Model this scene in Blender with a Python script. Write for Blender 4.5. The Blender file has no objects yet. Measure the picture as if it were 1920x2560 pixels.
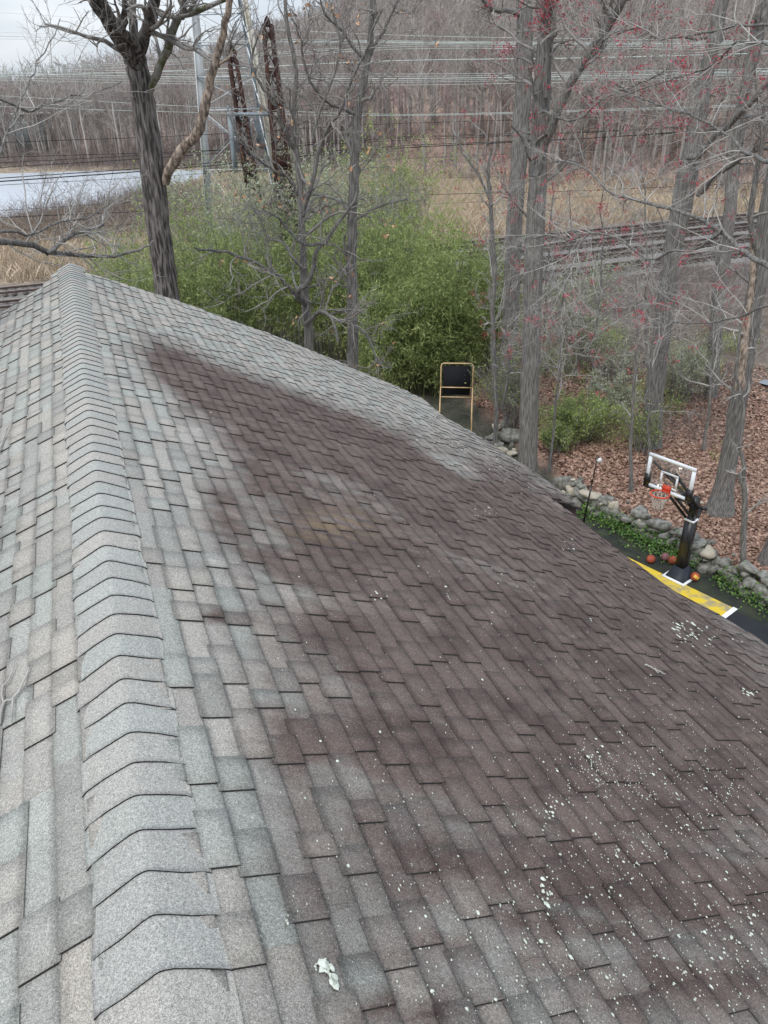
import bpy, math, random
import numpy as np
from mathutils import Vector, Matrix
R = math.radians
random.seed(7)
rng = np.random.default_rng(7)
sc = bpy.context.scene
COL = sc.collection

# ------------------------------------------------------------------ camera, sky, sun
H = 11.6
PITCH, ROLL, FPX = 29.2, 1.0, 1870.0
cam_d = bpy.data.cameras.new('camera')
cam = bpy.data.objects.new('camera', cam_d); COL.objects.link(cam); sc.camera = cam
cam_d.sensor_fit = 'VERTICAL'; cam_d.sensor_height = 36; cam_d.lens = 36 * FPX / 2560
cam_d.clip_start = .05; cam_d.clip_end = 6000
camM = Matrix.Translation((0, 0, H)) @ Matrix.Rotation(R(90 - PITCH), 4, 'X') @ Matrix.Rotation(R(-ROLL), 4, 'Z')
cam.matrix_world = camM
CM = np.array(camM.to_3x3())

SUN_EL, SUN_AZ = 52, 215          # azimuth clockwise from +Y
w = bpy.data.worlds.new('World'); sc.world = w; w.use_nodes = True
nt = w.node_tree; nt.nodes.clear()
out = nt.nodes.new('ShaderNodeOutputWorld'); bg = nt.nodes.new('ShaderNodeBackground')
sky = nt.nodes.new('ShaderNodeTexSky'); sky.sky_type = 'NISHITA'; sky.sun_disc = False
sky.sun_elevation = R(SUN_EL); sky.sun_rotation = R(SUN_AZ); sky.dust_density = 2.0
tc = nt.nodes.new('ShaderNodeTexCoord'); mp = nt.nodes.new('ShaderNodeMapping'); mp.inputs['Scale'].default_value = (1, 1, 5)
nz = nt.nodes.new('ShaderNodeTexNoise'); nz.inputs['Scale'].default_value = 2.2; nz.inputs['Detail'].default_value = 5
cr = nt.nodes.new('ShaderNodeValToRGB')
cr.color_ramp.elements[0].position = .36; cr.color_ramp.elements[0].color = (5.2, 6.2, 7.5, 1)
cr.color_ramp.elements[1].position = .62; cr.color_ramp.elements[1].color = (9.3, 9.8, 10.3, 1)
mx = nt.nodes.new('ShaderNodeMix'); mx.data_type = 'RGBA'; mx.inputs[0].default_value = .86
L = nt.links.new
L(tc.outputs['Generated'], mp.inputs[0]); L(mp.outputs[0], nz.inputs['Vector']); L(nz.outputs['Fac'], cr.inputs[0])
L(sky.outputs[0], mx.inputs[6]); L(cr.outputs[0], mx.inputs[7]); sx_ = nt.nodes.new('ShaderNodeSeparateXYZ'); L(tc.outputs['Generated'], sx_.inputs[0]); mz = nt.nodes.new('ShaderNodeMapRange')
mz.inputs[1].default_value = 0; mz.inputs[2].default_value = .9; mz.inputs[3].default_value = .62; mz.inputs[4].default_value = 1.45; L(sx_.outputs[2], mz.inputs[0])   # an overcast sky is brighter overhead
ml = nt.nodes.new('ShaderNodeVectorMath'); ml.operation = 'SCALE'; L(mx.outputs[2], ml.inputs[0]); L(mz.outputs[0], ml.inputs['Scale']); L(ml.outputs[0], bg.inputs[0]); L(bg.outputs[0], out.inputs[0])
bg.inputs[1].default_value = .115
sd = bpy.data.lights.new('sun', 'SUN'); sd.energy = 1.3; sd.angle = R(14); sd.color = (1, .97, .93)
so = bpy.data.objects.new('sun', sd); COL.objects.link(so)
so.rotation_euler = (R(90 - SUN_EL), 0, R(180 - SUN_AZ))
sc.view_settings.view_transform = 'Standard'; sc.view_settings.look = 'None'
sc.view_settings.exposure = 0.42; sc.view_settings.gamma = 1

# ------------------------------------------------------------------ pixel <-> world
K = 1920 / 1659.0
def rayd(x, y):
    v = CM @ np.array([(x * K - 960) / FPX, -(y * K - 1280) / FPX, -1.0]); return v
C0 = np.array([0, 0, H])
def at(x, y, D):                     # point on the sight line at horizontal distance D
    v = rayd(x, y); return C0 + v * (D / math.hypot(v[0], v[1]))
def atz(x, y, z=0.0):
    v = rayd(x, y); return C0 + v * ((z - H) / v[2])
def proj(P):
    P = np.atleast_2d(P); q = (P - C0) @ CM
    d = -q[:, 2]; d = np.where(np.abs(d) < 1e-6, 1e-6, d)
    return (960 + FPX * q[:, 0] / d) / K, (1280 - FPX * q[:, 1] / d) / K, d
def pxr(P, wd):                      # radius of something wd picture units wide at P
    return wd * K / 2 * float(proj(P)[2][0]) / FPX

# ------------------------------------------------------------------ object helpers
def mesh(name, V, F, mats=None, mi=None, attrs=None, smooth=False):
    V = np.asarray(V, dtype=np.float32).reshape(-1, 3)
    me = bpy.data.meshes.new(name)
    if isinstance(F, np.ndarray):
        nf, k = F.shape; lv = F.reshape(-1).astype(np.int32)
        st = np.arange(0, nf * k, k, dtype=np.int32); tot = np.full(nf, k, dtype=np.int32)
    else:
        nf = len(F); tot = np.array([len(f) for f in F], dtype=np.int32)
        st = np.concatenate([[0], np.cumsum(tot)[:-1]]).astype(np.int32); lv = np.array([i for f in F for i in f], dtype=np.int32)
    me.vertices.add(len(V)); me.vertices.foreach_set('co', V.reshape(-1))
    me.loops.add(len(lv)); me.loops.foreach_set('vertex_index', lv)
    me.polygons.add(nf); me.polygons.foreach_set('loop_start', st); me.polygons.foreach_set('loop_total', tot)
    if mats:
        for m in (mats if isinstance(mats, (list, tuple)) else [mats]): me.materials.append(m)
    if mi is not None: me.polygons.foreach_set('material_index', np.asarray(mi, dtype=np.int32))
    if attrs:
        for an, av in attrs.items():
            av = np.asarray(av, dtype=np.float32)
            if av.ndim == 2:
                a = me.attributes.new(an, 'FLOAT_COLOR', 'POINT')
                a.data.foreach_set('color', np.c_[av[:, :3], np.ones(len(av))].astype(np.float32).reshape(-1))
            else:
                a = me.attributes.new(an, 'FLOAT', 'POINT'); a.data.foreach_set('value', av)
    me.update(calc_edges=True)
    if smooth: me.polygons.foreach_set('use_smooth', np.ones(nf, dtype=bool))
    return me
def wpos(p):
    v = Vector((0, 0, 0))
    while p is not None: v = v + p.location; p = p.parent
    return np.array(v)
def link(name, me, parent=None):
    o = bpy.data.objects.new(name, me); COL.objects.link(o)
    if parent is not None: o.parent = parent
    return o
def part(name, V, F, mats, parent, **kw):       # world-space vertices -> child mesh
    V = np.asarray(V, dtype=float).reshape(-1, 3) - wpos(parent)
    return link(name, mesh(name, V, F, mats, **kw), parent)
def tag(o, label=None, cat=None, group=None, kind=None):
    if label: o['label'] = label
    if cat: o['category'] = cat
    if group: o['group'] = group
    if kind: o['kind'] = kind
    return o
def thing(name, loc, label, cat, group=None):
    o = bpy.data.objects.new(name, None); COL.objects.link(o); o.location = tuple(float(a) for a in loc); o.empty_display_size = .2
    return tag(o, label, cat, group)
def copy_tree(o, parent=None):
    c = o.copy(); COL.objects.link(c); c.parent = parent
    for ch in list(o.children): copy_tree(ch, c)
    return c
class MB:
    def __init__(s): s.V = []; s.F = []; s.n = 0; s.mi = []
    def add(s, V, F, m=0):
        V = np.asarray(V, float).reshape(-1, 3); s.V.append(V)
        for f in F: s.F.append([int(i) + s.n for i in f]); s.mi.append(m)
        s.n += len(V)
    def box(s, c, size, ax=None, m=0):
        ax = np.eye(3) if ax is None else np.asarray(ax)
        c = np.asarray(c, float); h = np.asarray(size) / 2
        V = [c + ax[0] * (i * h[0]) + ax[1] * (j * h[1]) + ax[2] * (k * h[2]) for i in (-1, 1) for j in (-1, 1) for k in (-1, 1)]
        s.add(V, [(0, 1, 3, 2), (4, 6, 7, 5), (0, 4, 5, 1), (2, 3, 7, 6), (0, 2, 6, 4), (1, 5, 7, 3)], m)
    def bar(s, a, b, wd, wh=None, m=0):
        a = np.asarray(a, float); b = np.asarray(b, float); t = b - a; l = np.linalg.norm(t); t = t / l
        u = np.cross(t, [0, 0, 1]); 
        if np.linalg.norm(u) < 1e-3: u = np.array([1., 0, 0])
        u /= np.linalg.norm(u); v = np.cross(u, t)
        s.box((a + b) / 2, (l, wd, wh or wd), (t, u, v), m)
    def tube(s, pts, r, sides=8, m=0, cap=True):
        V, F = tubes(np.array([pts], float), np.array([np.broadcast_to(r, len(pts))], float), sides)
        s.add(V, F, m)
        if cap: 
            n = len(pts); s.F.append([s.n - len(V) + i for i in range(sides)][::-1]); s.mi.append(m)
            s.F.append([s.n - sides + i for i in range(sides)]); s.mi.append(m)
    def part(s, name, mats, parent, smooth=False): return part(name, np.vstack(s.V), s.F, mats, parent, mi=s.mi, smooth=smooth)
def tubes(P, Rr, sides=4, jit=0):
    """P (M,n,3), Rr (M,n) -> verts, quad faces"""
    M, n, _ = P.shape
    T = np.gradient(P, axis=1); T /= np.linalg.norm(T, axis=2, keepdims=True) + 1e-9
    ref = np.zeros((M, 1, 3)); g = np.abs(T[:, :, 2]).mean(axis=1) > .8
    ref[g, 0, 0] = 1; ref[~g, 0, 2] = 1
    U = np.cross(T, np.broadcast_to(ref, T.shape)); U /= np.linalg.norm(U, axis=2, keepdims=True) + 1e-9
    W = np.cross(T, U)
    a = np.arange(sides) * 2 * math.pi / sides
    rr = Rr[:, :, None, None]
    V = P[:, :, None, :] + rr * (np.cos(a)[None, None, :, None] * U[:, :, None, :] + np.sin(a)[None, None, :, None] * W[:, :, None, :])
    if jit:
        f = 1 + jit * np.sin(a * 3 + 1.1)[None, None, :, None] * .6 + jit * rng.normal(0, .5, (M, n, sides, 1))
        V = P[:, :, None, :] + (V - P[:, :, None, :]) * f
    V = V.reshape(-1, 3)
    i = np.arange(M)[:, None, None] * n * sides; j = np.arange(n - 1)[None, :, None] * sides; k = np.arange(sides)[None, None, :]; k2 = (k + 1) % sides
    F = np.stack([i + j + k, i + j + k2, i + j + sides + k2, i + j + sides + k], -1).reshape(-1, 4)
    return V, F
def joinm(L_):
    Vs, Fs, n = [], [], 0
    for V, F in L_:
        if len(V) == 0: continue
        Vs.append(V); Fs.append(F + n); n += len(V)
    return np.vstack(Vs), np.vstack(Fs)

# ------------------------------------------------------------------ materials
def N_(t, typ, **kw):
    n = t.nodes.new(typ)
    for k, v in kw.items():
        if k in n.inputs: n.inputs[k].default_value = v
        else: setattr(n, k, v)
    return n
def mat(name, c1, c2=None, scale=5, rough=.9, bump=0, bscale=None, stretch=(1, 1, 1), detail=6, metallic=0, spec=.3, lo=.35, hi=.65, transl=0):
    m = bpy.data.materials.new(name); m.use_nodes = True; t = m.node_tree; b = t.nodes['Principled BSDF']
    b.inputs['Roughness'].default_value = rough; b.inputs['Metallic'].default_value = metallic; b.inputs['Specular IOR Level'].default_value = spec
    l = t.links.new
    tcn = N_(t, 'ShaderNodeTexCoord'); mpn = N_(t, 'ShaderNodeMapping'); mpn.inputs['Scale'].default_value = stretch; l(tcn.outputs['Object'], mpn.inputs[0])
    n = N_(t, 'ShaderNodeTexNoise'); n.inputs['Scale'].default_value = scale; n.inputs['Detail'].default_value = detail; l(mpn.outputs[0], n.inputs['Vector'])
    r = N_(t, 'ShaderNodeValToRGB'); e = r.color_ramp.elements
    e[0].position = lo; e[0].color = (*c1, 1); e[1].position = hi; e[1].color = (*(c2 or [c * .7 for c in c1]), 1)
    l(n.outputs['Fac'], r.inputs[0]); l(r.outputs[0], b.inputs['Base Color'])
    if bump:
        bn = N_(t, 'ShaderNodeBump'); bn.inputs['Strength'].default_value = 1; bn.inputs['Distance'].default_value = bump
        n2 = N_(t, 'ShaderNodeTexNoise'); n2.inputs['Scale'].default_value = bscale or scale * 2; n2.inputs['Detail'].default_value = 5; l(mpn.outputs[0], n2.inputs['Vector'])
        l(n2.outputs['Fac'], bn.inputs['Height']); l(bn.outputs[0], b.inputs['Normal'])
    return m
def leafmat(name, c1, c2, c3=None, rough=.6, tl=0):
    m = bpy.data.materials.new(name); m.use_nodes = True; t = m.node_tree; b = t.nodes['Principled BSDF']; l = t.links.new
    g = N_(t, 'ShaderNodeNewGeometry'); r = N_(t, 'ShaderNodeValToRGB'); e = r.color_ramp.elements
    e[0].color = (*c1, 1); e[1].color = (*c2, 1)
    if c3: x = r.color_ramp.elements.new(.5); x.color = (*c3, 1)
    l(g.outputs['Random Per Island'], r.inputs[0]); l(r.outputs[0], b.inputs['Base Color'])
    b.inputs['Roughness'].default_value = rough; b.inputs['Specular IOR Level'].default_value = .3
    if tl:
        tb = N_(t, 'ShaderNodeBsdfTranslucent'); ms = N_(t, 'ShaderNodeMixShader'); ms.inputs[0].default_value = tl; l(r.outputs[0], tb.inputs[0]); l(b.outputs[0], ms.inputs[1]); l(tb.outputs[0], ms.inputs[2]); l(ms.outputs[0], t.nodes['Material Output'].inputs[0])
    return m
bark_brown = mat('bark_dark_furrowed', (.04, .035, .032), (.20, .18, .165), 24, .95, .06, 30, (1, 1, .14), lo=.4, hi=.62)
bark_grey = mat('bark_grey_ridged', (.115, .108, .10), (.25, .237, .218), 34, .95, .04, 46, (1, 1, .09), lo=.40, hi=.62)
bark_pale = mat('bark_pale_twig', (.25, .235, .215), (.42, .40, .37), 6, .9, .01, 20)
bark_mid = mat('bark_twig_grey', (.17, .157, .145), (.30, .28, .26), 6, .9)
bark_dead = mat('bark_peeled_wood', (.13, .10, .08), (.40, .32, .255), 18, .9, .03, 24, (1, 1, .35), lo=.4, hi=.6)
bark_far = mat('bark_far_woods', (.21, .185, .17), (.42, .38, .35), .15, .95, 0)
twig_far = mat('twig_far_woods', (.30, .265, .24), (.46, .42, .385), .08, .95, 0)
twig_redfar = mat('twig_far_budding', (.30, .215, .21), (.42, .31, .30), .08, .95, 0)
moss_m = mat('moss_green', (.10, .11, .04), (.17, .17, .07), 20, 1)
red_bud = leafmat('red_buds', (.36, .03, .05), (.22, .02, .03), (.48, .06, .09))
dead_leaf = leafmat('dead_leaves_on_twig', (.45, .24, .12), (.30, .15, .08), (.55, .34, .2))
litter_m = leafmat('leaf_litter_leaf', (.13, .07, .05), (.44, .30, .225), (.25, .145, .105), .7)
bamboo_leaf = leafmat('bamboo_leaf', (.13, .18, .055), (.42, .46, .19), (.24, .30, .10), tl=.4)
pale_leaf = leafmat('pale_shrub_leaf', (.24, .28, .15), (.60, .62, .48), (.36, .40, .23), tl=.4)
bright_leaf = leafmat('bright_shrub_leaf', (.17, .24, .06), (.48, .52, .22), (.29, .36, .11), tl=.4)
ivy_leaf = leafmat('ivy_leaf', (.035, .085, .02), (.16, .25, .06), (.08, .16, .035))
culm_m = mat('bamboo_culm', (.06, .07, .03), (.15, .16, .07), 3, .6)
reed_m = leafmat('reed_blade', (.36, .28, .19), (.60, .50, .38), (.46, .37, .27), .9)
brush_m = leafmat('brush_twig', (.10, .075, .065), (.30, .255, .23), (.17, .135, .12), .9)
stone_m = mat('field_stone', (.11, .107, .09), (.27, .262, .232), 7, .95, .02, 16)
stone_b = mat('field_stone_buff', (.33, .29, .22), (.42, .38, .31), 6, .95, .02, 16)
rust_m = mat('rusted_steel', (.022, .011, .009), (.055, .024, .017), 2, .9, .0)
galv_m = mat('weathered_white_steel', (.52, .53, .52), (.72, .72, .70), 1.0, .6, metallic=0)
galv_blue = mat('grey_blue_steel', (.20, .24, .27), (.32, .36, .39), 1.5, .6)
galv_cream = mat('cream_weathered_steel', (.50, .44, .34), (.66, .62, .54), 1.0, .7)
black_m = mat('black_powder_coat', (.008, .008, .009), (.014, .014, .015), 3, .35, spec=.5)
black_wire = mat('black_cable', (.02, .02, .022), (.03, .03, .03), 1, .8)
pale_wire = mat('oxidised_green_wire', (.42, .50, .47), (.58, .64, .61), .2, .6)
white_m = mat('white_paint', (.78, .79, .80), (.70, .71, .72), 4, .5)
red_m = mat('orange_red_paint', (.62, .07, .03), (.52, .05, .025), 4, .4)
net_m = mat('white_net_cord', (.62, .60, .56), (.45, .43, .4), 20, .9)
tan_m = mat('tan_frame_tube', (.62, .44, .24), (.48, .33, .17), 5, .5)
blacknet = mat('black_mesh_fabric', (.006, .006, .008), (.01, .01, .013), 60, .9)
teal_m = mat('teal_painted_board', (.07, .12, .12), (.05, .09, .09), 8, .7)
fascia_m = mat('dark_weathered_board', (.05, .04, .04), (.09, .075, .07), 8, .8)
siding_m = mat('grey_siding', (.25, .27, .27), (.2, .215, .215), 2, .8)
lichen_m = mat('pale_lichen', (.62, .65, .58), (.45, .48, .40), 60, 1, .002, 200)
rail_m = mat('rusty_rail', (.06, .04, .035), (.10, .07, .06), 2, .6)
railtop_m = mat('worn_rail_head', (.30, .28, .27), (.38, .36, .35), 2, .35, metallic=.6)
tie_m = mat('timber_sleeper', (.06, .048, .042), (.13, .11, .098), 3, .95)

# ------------------------------------------------------------------ roof geometry
ALPHA = math.tan(R(25)); CA = math.cos(R(25))
ZR = H - 1.80
pn = atz(405 / K, 2484 / K, ZR); pf = atz(174 / K, 660 / K, ZR)
e = (pf - pn)[:2]; e /= np.linalg.norm(e); EA = np.array([e[0], e[1], 0]); ES = np.array([e[1], -e[0], 0])   # along, across (to the right)
RO = np.array([pn[0], pn[1], 0])
A_FAR = float((pf - RO)[:2] @ e)
def sag(a, s):       # the old roof is not flat: it bellies up mid-slope and waves a little
    return .09 * np.sin(np.clip(np.abs(s) / 5.0, 0, 1) * math.pi) + .012 * np.sin(a * 1.3 + s * 1.7) * np.clip(np.abs(s), 0, 1) + .008 * np.sin(a * 3.1 - s * 2.3) * np.clip(np.abs(s), 0, 1)
def surf(a, s): return ZR - np.abs(s) * ALPHA + sag(a, s)
def roofP(a, s, off=0.0):
    a = np.asarray(a, float); s = np.asarray(s, float)
    return RO + a[..., None] * EA + s[..., None] * ES + (surf(a, s) + off)[..., None] * np.array([0, 0, 1.])
def roof_hit(x, y, side=1):
    v = rayd(x, y); t = 0.0
    nrm = np.array([*(side * ALPHA * ES[:2]), 1.0]); P = None
    lo, hi = .05, 60.0
    def g(t):
        p = C0 + v * t; d = p - RO; s = d @ ES; a = d @ EA
        return p[2] - (ZR - side * s * ALPHA + sag(a, s)), a, s
    for _ in range(50):
        m_ = (lo + hi) / 2
        if g(m_)[0] > 0: lo = m_
        else: hi = m_
    return g(lo)[1:]
rakeR = [(170, 572), (185, 590), (380, 650), (590, 725), (770, 800), (850, 833), (912, 862)]
farE = [(912, 862), (962, 903), (1027, 938), (1113, 994), (1195, 1048), (1255, 1097)]
nearE = [(1193, 1079), (1241, 1115), (1267, 1136), (1339, 1193), (1364, 1211), (1455, 1279), (1513, 1309), (1567, 1336), (1590, 1351), (1659, 1395)]
hR = np.array([roof_hit(*p) for p in rakeR[1:]]); hF = np.array([roof_hit(*p) for p in farE]); hN = np.array([roof_hit(*p) for p in nearE])
rakeL = [(122, 590), (85, 625), (0, 678)]
hL = np.array([roof_hit(*p, side=-1) for p in rakeL])
A_J = (hN[0][0] + hF[-1][0]) / 2
SL, SR = -5.2, 5.2
def shear(a, s):
    t = np.clip((a - 5) / 4, 0, 1); return a - .31 * np.abs(s) * t * t * (3 - 2 * t) * (s > 0)
def a_rake(s):
    s = np.asarray(s, float)
    r_ = np.interp(s, hR[:, 1], hR[:, 0]); l_ = np.interp(-s, -hL[:, 1], hL[:, 0]) - np.clip(-s - .85, 0, 9) * .1
    return np.where(s > 0, r_, l_)
def s_eave(a):
    a = np.asarray(a, float)
    o = np.argsort(hF[:, 0]); f = np.interp(a, hF[o, 0], hF[o, 1]); o = np.argsort(hN[:, 0]); n = np.interp(a, hN[o, 0], hN[o, 1])
    return np.where(a > A_J, f, n)
STAINS = [(520, 855, 210, 52, 24, 1), (390, 800, 90, 40, 40, .8), (560, 960, 160, 40, 24, .55), (640, 1080, 160, 40, 22, .4), (700, 930, 250, 52, 20, 1), (1000, 1060, 260, 50, 26, .9), (480, 1120, 70, 40, 70, .6), (560, 1010, 80, 40, 20, .5),
          (485, 1336, 50, 10, 5, .9), (620, 1220, 120, 30, 20, .5), (760, 1190, 260, 55, 22, .55), (1300, 1230, 260, 60, 30, .5), (900, 1430, 300, 90, 20, .6), (1400, 1470, 240, 110, 25, .45),
          (640, 1585, 50, 30, 10, .4), (900, 1620, 240, 60, 10, .55), (1250, 1690, 260, 60, 5, .4), (1430, 1900, 260, 55, 8, .85), (1500, 1600, 260, 130, 10, .5), (1250, 1380, 300, 70, 20, .35), (1000, 1300, 260, 40, 20, .3), (860, 1030, 200, 40, 22, .4), (1350, 1750, 220, 50, 0, .3), (1080, 1890, 200, 22, 12, .5), (880, 2180, 120, 30, 0, .8),
          (1450, 2130, 220, 50, 0, .45), (1050, 2060, 160, 20, 10, .4), (650, 1640, 60, 20, 10, .4), (1200, 2000, 160, 26, 10, .4),
          (980, 1010, 100, 22, 28, -.9), (680, 770, 220, 32, 24, -.6), (1050, 1080, 30, 20, 20, .1), (640, 1290, 90, 14, 5, -.2), (700, 1130, 90, 30, 22, -.2), (960, 1150, 200, 45, 14, .35)]
def stain_at(P):
    x, y, d = proj(P); s = .62 / (1 + np.exp(-((x - 590) * .62 + (y - 1080) * .25) / 75)) * np.clip((y - 830) / 200, 0, 1)
    s *= np.clip((x - (250 + (y - 700) * .22)) / 160, 0, 1)
    for cx, cy, sx, sy, an, am in STAINS:
        c_, s_ = math.cos(R(an)), math.sin(R(an)); u = (x - cx) * c_ + (y - cy) * s_; v = -(x - cx) * s_ + (y - cy) * c_
        s = s + am * np.exp(-(u / sx) ** 2 - (v / sy) ** 2)
    bottom = np.clip((y - 1900) / 350, 0, 1) * np.clip((1600 - x) / 600, 0, 1) * .42
    return np.clip(s - bottom, 0, 1.2) * (d > 0)
def shingle_mat():
    m = bpy.data.materials.new('asphalt_shingle_granules'); m.use_nodes = True; t = m.node_tree; b = t.nodes['Principled BSDF']; l = t.links.new
    b.inputs['Roughness'].default_value = .88; b.inputs['Specular IOR Level'].default_value = .25
    co = N_(t, 'ShaderNodeTexCoord').outputs['Object']
    ti = N_(t, 'ShaderNodeAttribute', attribute_name='tint'); st = N_(t, 'ShaderNodeAttribute', attribute_name='stain'); cu = N_(t, 'ShaderNodeAttribute', attribute_name='course'); oc = N_(t, 'ShaderNodeAttribute', attribute_name='ochre')
    rotm = N_(t, 'ShaderNodeMapping'); rotm.inputs['Rotation'].default_value = (0, 0, -math.atan2(ES[1], ES[0])); rotm.inputs['Scale'].default_value = (.45, 1.6, .5)
    l(co, rotm.inputs[0])
    def noise(sc_, det=2, rough=.6, streak=False):
        n = N_(t, 'ShaderNodeTexNoise'); n.inputs['Scale'].default_value = sc_; n.inputs['Detail'].default_value = det; n.inputs['Roughness'].default_value = rough; l(rotm.outputs[0] if streak else co, n.inputs['Vector']); return n.outputs['Fac']
    def mr(v, a, b_, c, d):
        n = N_(t, 'ShaderNodeMapRange'); n.inputs[1].default_value = a; n.inputs[2].default_value = b_; n.inputs[3].default_value = c; n.inputs[4].default_value = d; l(v, n.inputs[0]); return n.outputs[0]
    def ma(op, a, b_):
        n = N_(t, 'ShaderNodeMath', operation=op)
        for i, v in enumerate((a, b_)):
            if isinstance(v, (int, float)): n.inputs[i].default_value = v
            else: l(v, n.inputs[i])
        return n.outputs[0]
    def mix(f, a, b_, typ='MIX'):
        n = N_(t, 'ShaderNodeMix', data_type='RGBA', blend_type=typ)
        for i, v in ((0, f), (6, a), (7, b_)):
            if isinstance(v, (int, float)): n.inputs[i].default_value = v
            elif isinstance(v, tuple): n.inputs[i].default_value = (*v, 1)
            else: l(v, n.inputs[i])
        return n.outputs[2]
    blot = noise(7, 4, .6, True); fine = noise(45, 3); gr = noise(330, 2, .7); gr2 = noise(120, 2, .8)
    sf = ma('ADD', st.outputs['Fac'], ma('ADD', ma('MULTIPLY', ma('SUBTRACT', blot, .5), .75), ma('MULTIPLY', ma('SUBTRACT', fine, .5), .3)))
    sf = mr(sf, .14, .88, 0, .95)
    tint = mix(mr(noise(2.3, 3), .4, .65, 0, .35), ti.outputs['Color'], (.30, .285, .26))
    c = mix(sf, tint, mix(mr(noise(3.5, 4), .38, .62, 0, 1), (.064, .042, .037), (.112, .081, .071)))
    c = mix(ma('MULTIPLY', oc.outputs['Fac'], mr(blot, .42, .58, 0, 1)), c, (.19, .135, .07))
    dirt_ao = mr(ma('ADD', cu.outputs['Fac'], ma('MULTIPLY', ma('SUBTRACT', fine, .5), .25)), -.02, .2, .62, 1)  # top of each course darkened: gathered dirt plus painted shade under the butt above
    dirt2 = mr(ma('ADD', cu.outputs['Fac'], ma('MULTIPLY', ma('SUBTRACT', blot, .5), .7)), .65, 1.05, 1, .74)
    g = ma('MULTIPLY', mr(gr, .3, .7, .45, 1.65), mr(gr2, .3, .7, .72, 1.3))
    tot = ma('MULTIPLY', ma('MULTIPLY', dirt_ao, dirt2), g)
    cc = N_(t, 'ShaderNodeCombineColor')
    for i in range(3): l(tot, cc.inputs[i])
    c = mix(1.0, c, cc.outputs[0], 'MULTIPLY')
    white = mr(noise(210, 1, .5), .72, .76, 0, .7)
    c = mix(white, c, (.55, .56, .54))
    l(c, b.inputs['Base Color'])
    bn = N_(t, 'ShaderNodeBump'); bn.inputs['Strength'].default_value = .8; bn.inputs['Distance'].default_value = .0018; l(gr, bn.inputs['Height'])
    bn2 = N_(t, 'ShaderNodeBump'); bn2.inputs['Strength'].default_value = .7; bn2.inputs['Distance'].default_value = .012; l(noise(14, 3), bn2.inputs['Height']); l(bn.outputs[0], bn2.inputs['Normal']); l(bn2.outputs[0], b.inputs['Normal'])
    return m
shing = shingle_mat()
edge_m = mat('shingle_cut_edge', (.018, .016, .016), (.03, .027, .026), 40, .95)
TINTS = [(.385, .415, .40), (.425, .445, .43), (.42, .40, .375), (.465, .435, .405), (.385, .385, .375), (.33, .33, .32), (.44, .425, .405), (.35, .335, .32)]
TW = np.array([.16, .10, .18, .13, .15, .08, .12, .08])
def shingle_field(side, smax):
    V, F, MI, TI, CO = [], [], [], [], []; n = 0
    EX = .108; nc = int(smax / CA / EX) + 1; r = np.random.default_rng(11 + side)
    for i in range(nc):
        q0, q1 = .05 + i * EX, .05 + (i + 1) * EX
        s0, s1 = q0 * CA, q1 * CA
        if s0 > smax: break
        a = -3.2 + r.uniform(0, .2); lvl = 0; prev = None; ct = TINTS[r.choice(8, p=TW / TW.sum())]
        wv = r.uniform(0, 6)
        while a < 9.6:
            ln = r.choice([.10, .15, .20, .25], p=[.2, .35, .3, .15]) * r.uniform(.92, 1.08); b = a + ln
            if r.random() < .75: lvl = 1 - lvl
            if r.random() < .75: ct = TINTS[r.choice(8, p=TW / TW.sum())]
            tc_ = np.array(ct) * [.70, .675, .63] * r.uniform(.88, 1.08)
            tc_ = tc_ * .8 + .2 * np.array([.285, .275, .252])
            ar = float(a_rake(side * (s0 + s1) / 2)) + .02
            # shear makes cells lean like the rake
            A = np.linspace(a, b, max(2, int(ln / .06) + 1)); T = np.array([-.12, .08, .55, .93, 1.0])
            AA, TT = np.meshgrid(A, T, indexing='ij')
            SS = (s0 + (s1 - s0) * TT) + .004 * np.sin(AA * 2.1 + wv) * (1.6 if side < 0 else 1) + (.006 * np.sin(AA * .9 + i * .35) if side < 0 else 0)
            AS = shear(AA, SS * side); done = AS.min() > ar
            if done: break
            AS = np.minimum(AS, ar)
            if side > 0:
                se = s_eave(AS)
                if (SS > se).all(): a = b; continue
                SS = np.minimum(SS, se)
            off = .001 + TT * .0042 + lvl * .0085 + r.uniform(0, .0012)
            off = np.where(TT >= 1, off - .0008, off)
            P = roofP(AS, SS * side, off); k = P.shape[1]; m_ = P.shape[0]
            V.append(P.reshape(-1, 3)); idx = n + np.arange(m_ * k).reshape(m_, k)
            f = np.stack([idx[:-1, :-1], idx[1:, :-1], idx[1:, 1:], idx[:-1, 1:]], -1).reshape(-1, 4)
            if side < 0: f = f[:, ::-1]
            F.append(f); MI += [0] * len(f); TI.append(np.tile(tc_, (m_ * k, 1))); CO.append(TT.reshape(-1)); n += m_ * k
            # butt edge
            Pb = roofP(AS[:, -1], SS[:, -1] * side, -.006 + 0 * AS[:, -1]); V.append(Pb); ib = n + np.arange(m_)
            f = np.stack([idx[:-1, -1], idx[1:, -1], ib[1:], ib[:-1]], -1)
            if side < 0: f = f[:, ::-1]
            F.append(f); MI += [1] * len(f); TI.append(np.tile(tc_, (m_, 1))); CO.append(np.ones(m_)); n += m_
            # two cut sides of a raised tab
            if lvl:
                for row in (0, -1):
                    Ps = roofP(AS[row], SS[row] * side, -.003 + 0 * AS[row]); V.append(Ps); is_ = n + np.arange(k)
                    f = np.stack([idx[row, :-1], idx[row, 1:], is_[1:], is_[:-1]], -1)
                    if (row == 0) == (side < 0): f = f[:, ::-1]
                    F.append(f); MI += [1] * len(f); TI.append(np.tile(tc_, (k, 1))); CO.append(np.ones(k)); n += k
            a = b
    return np.vstack(V), np.vstack(F), MI, np.vstack(TI), np.concatenate(CO)
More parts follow.
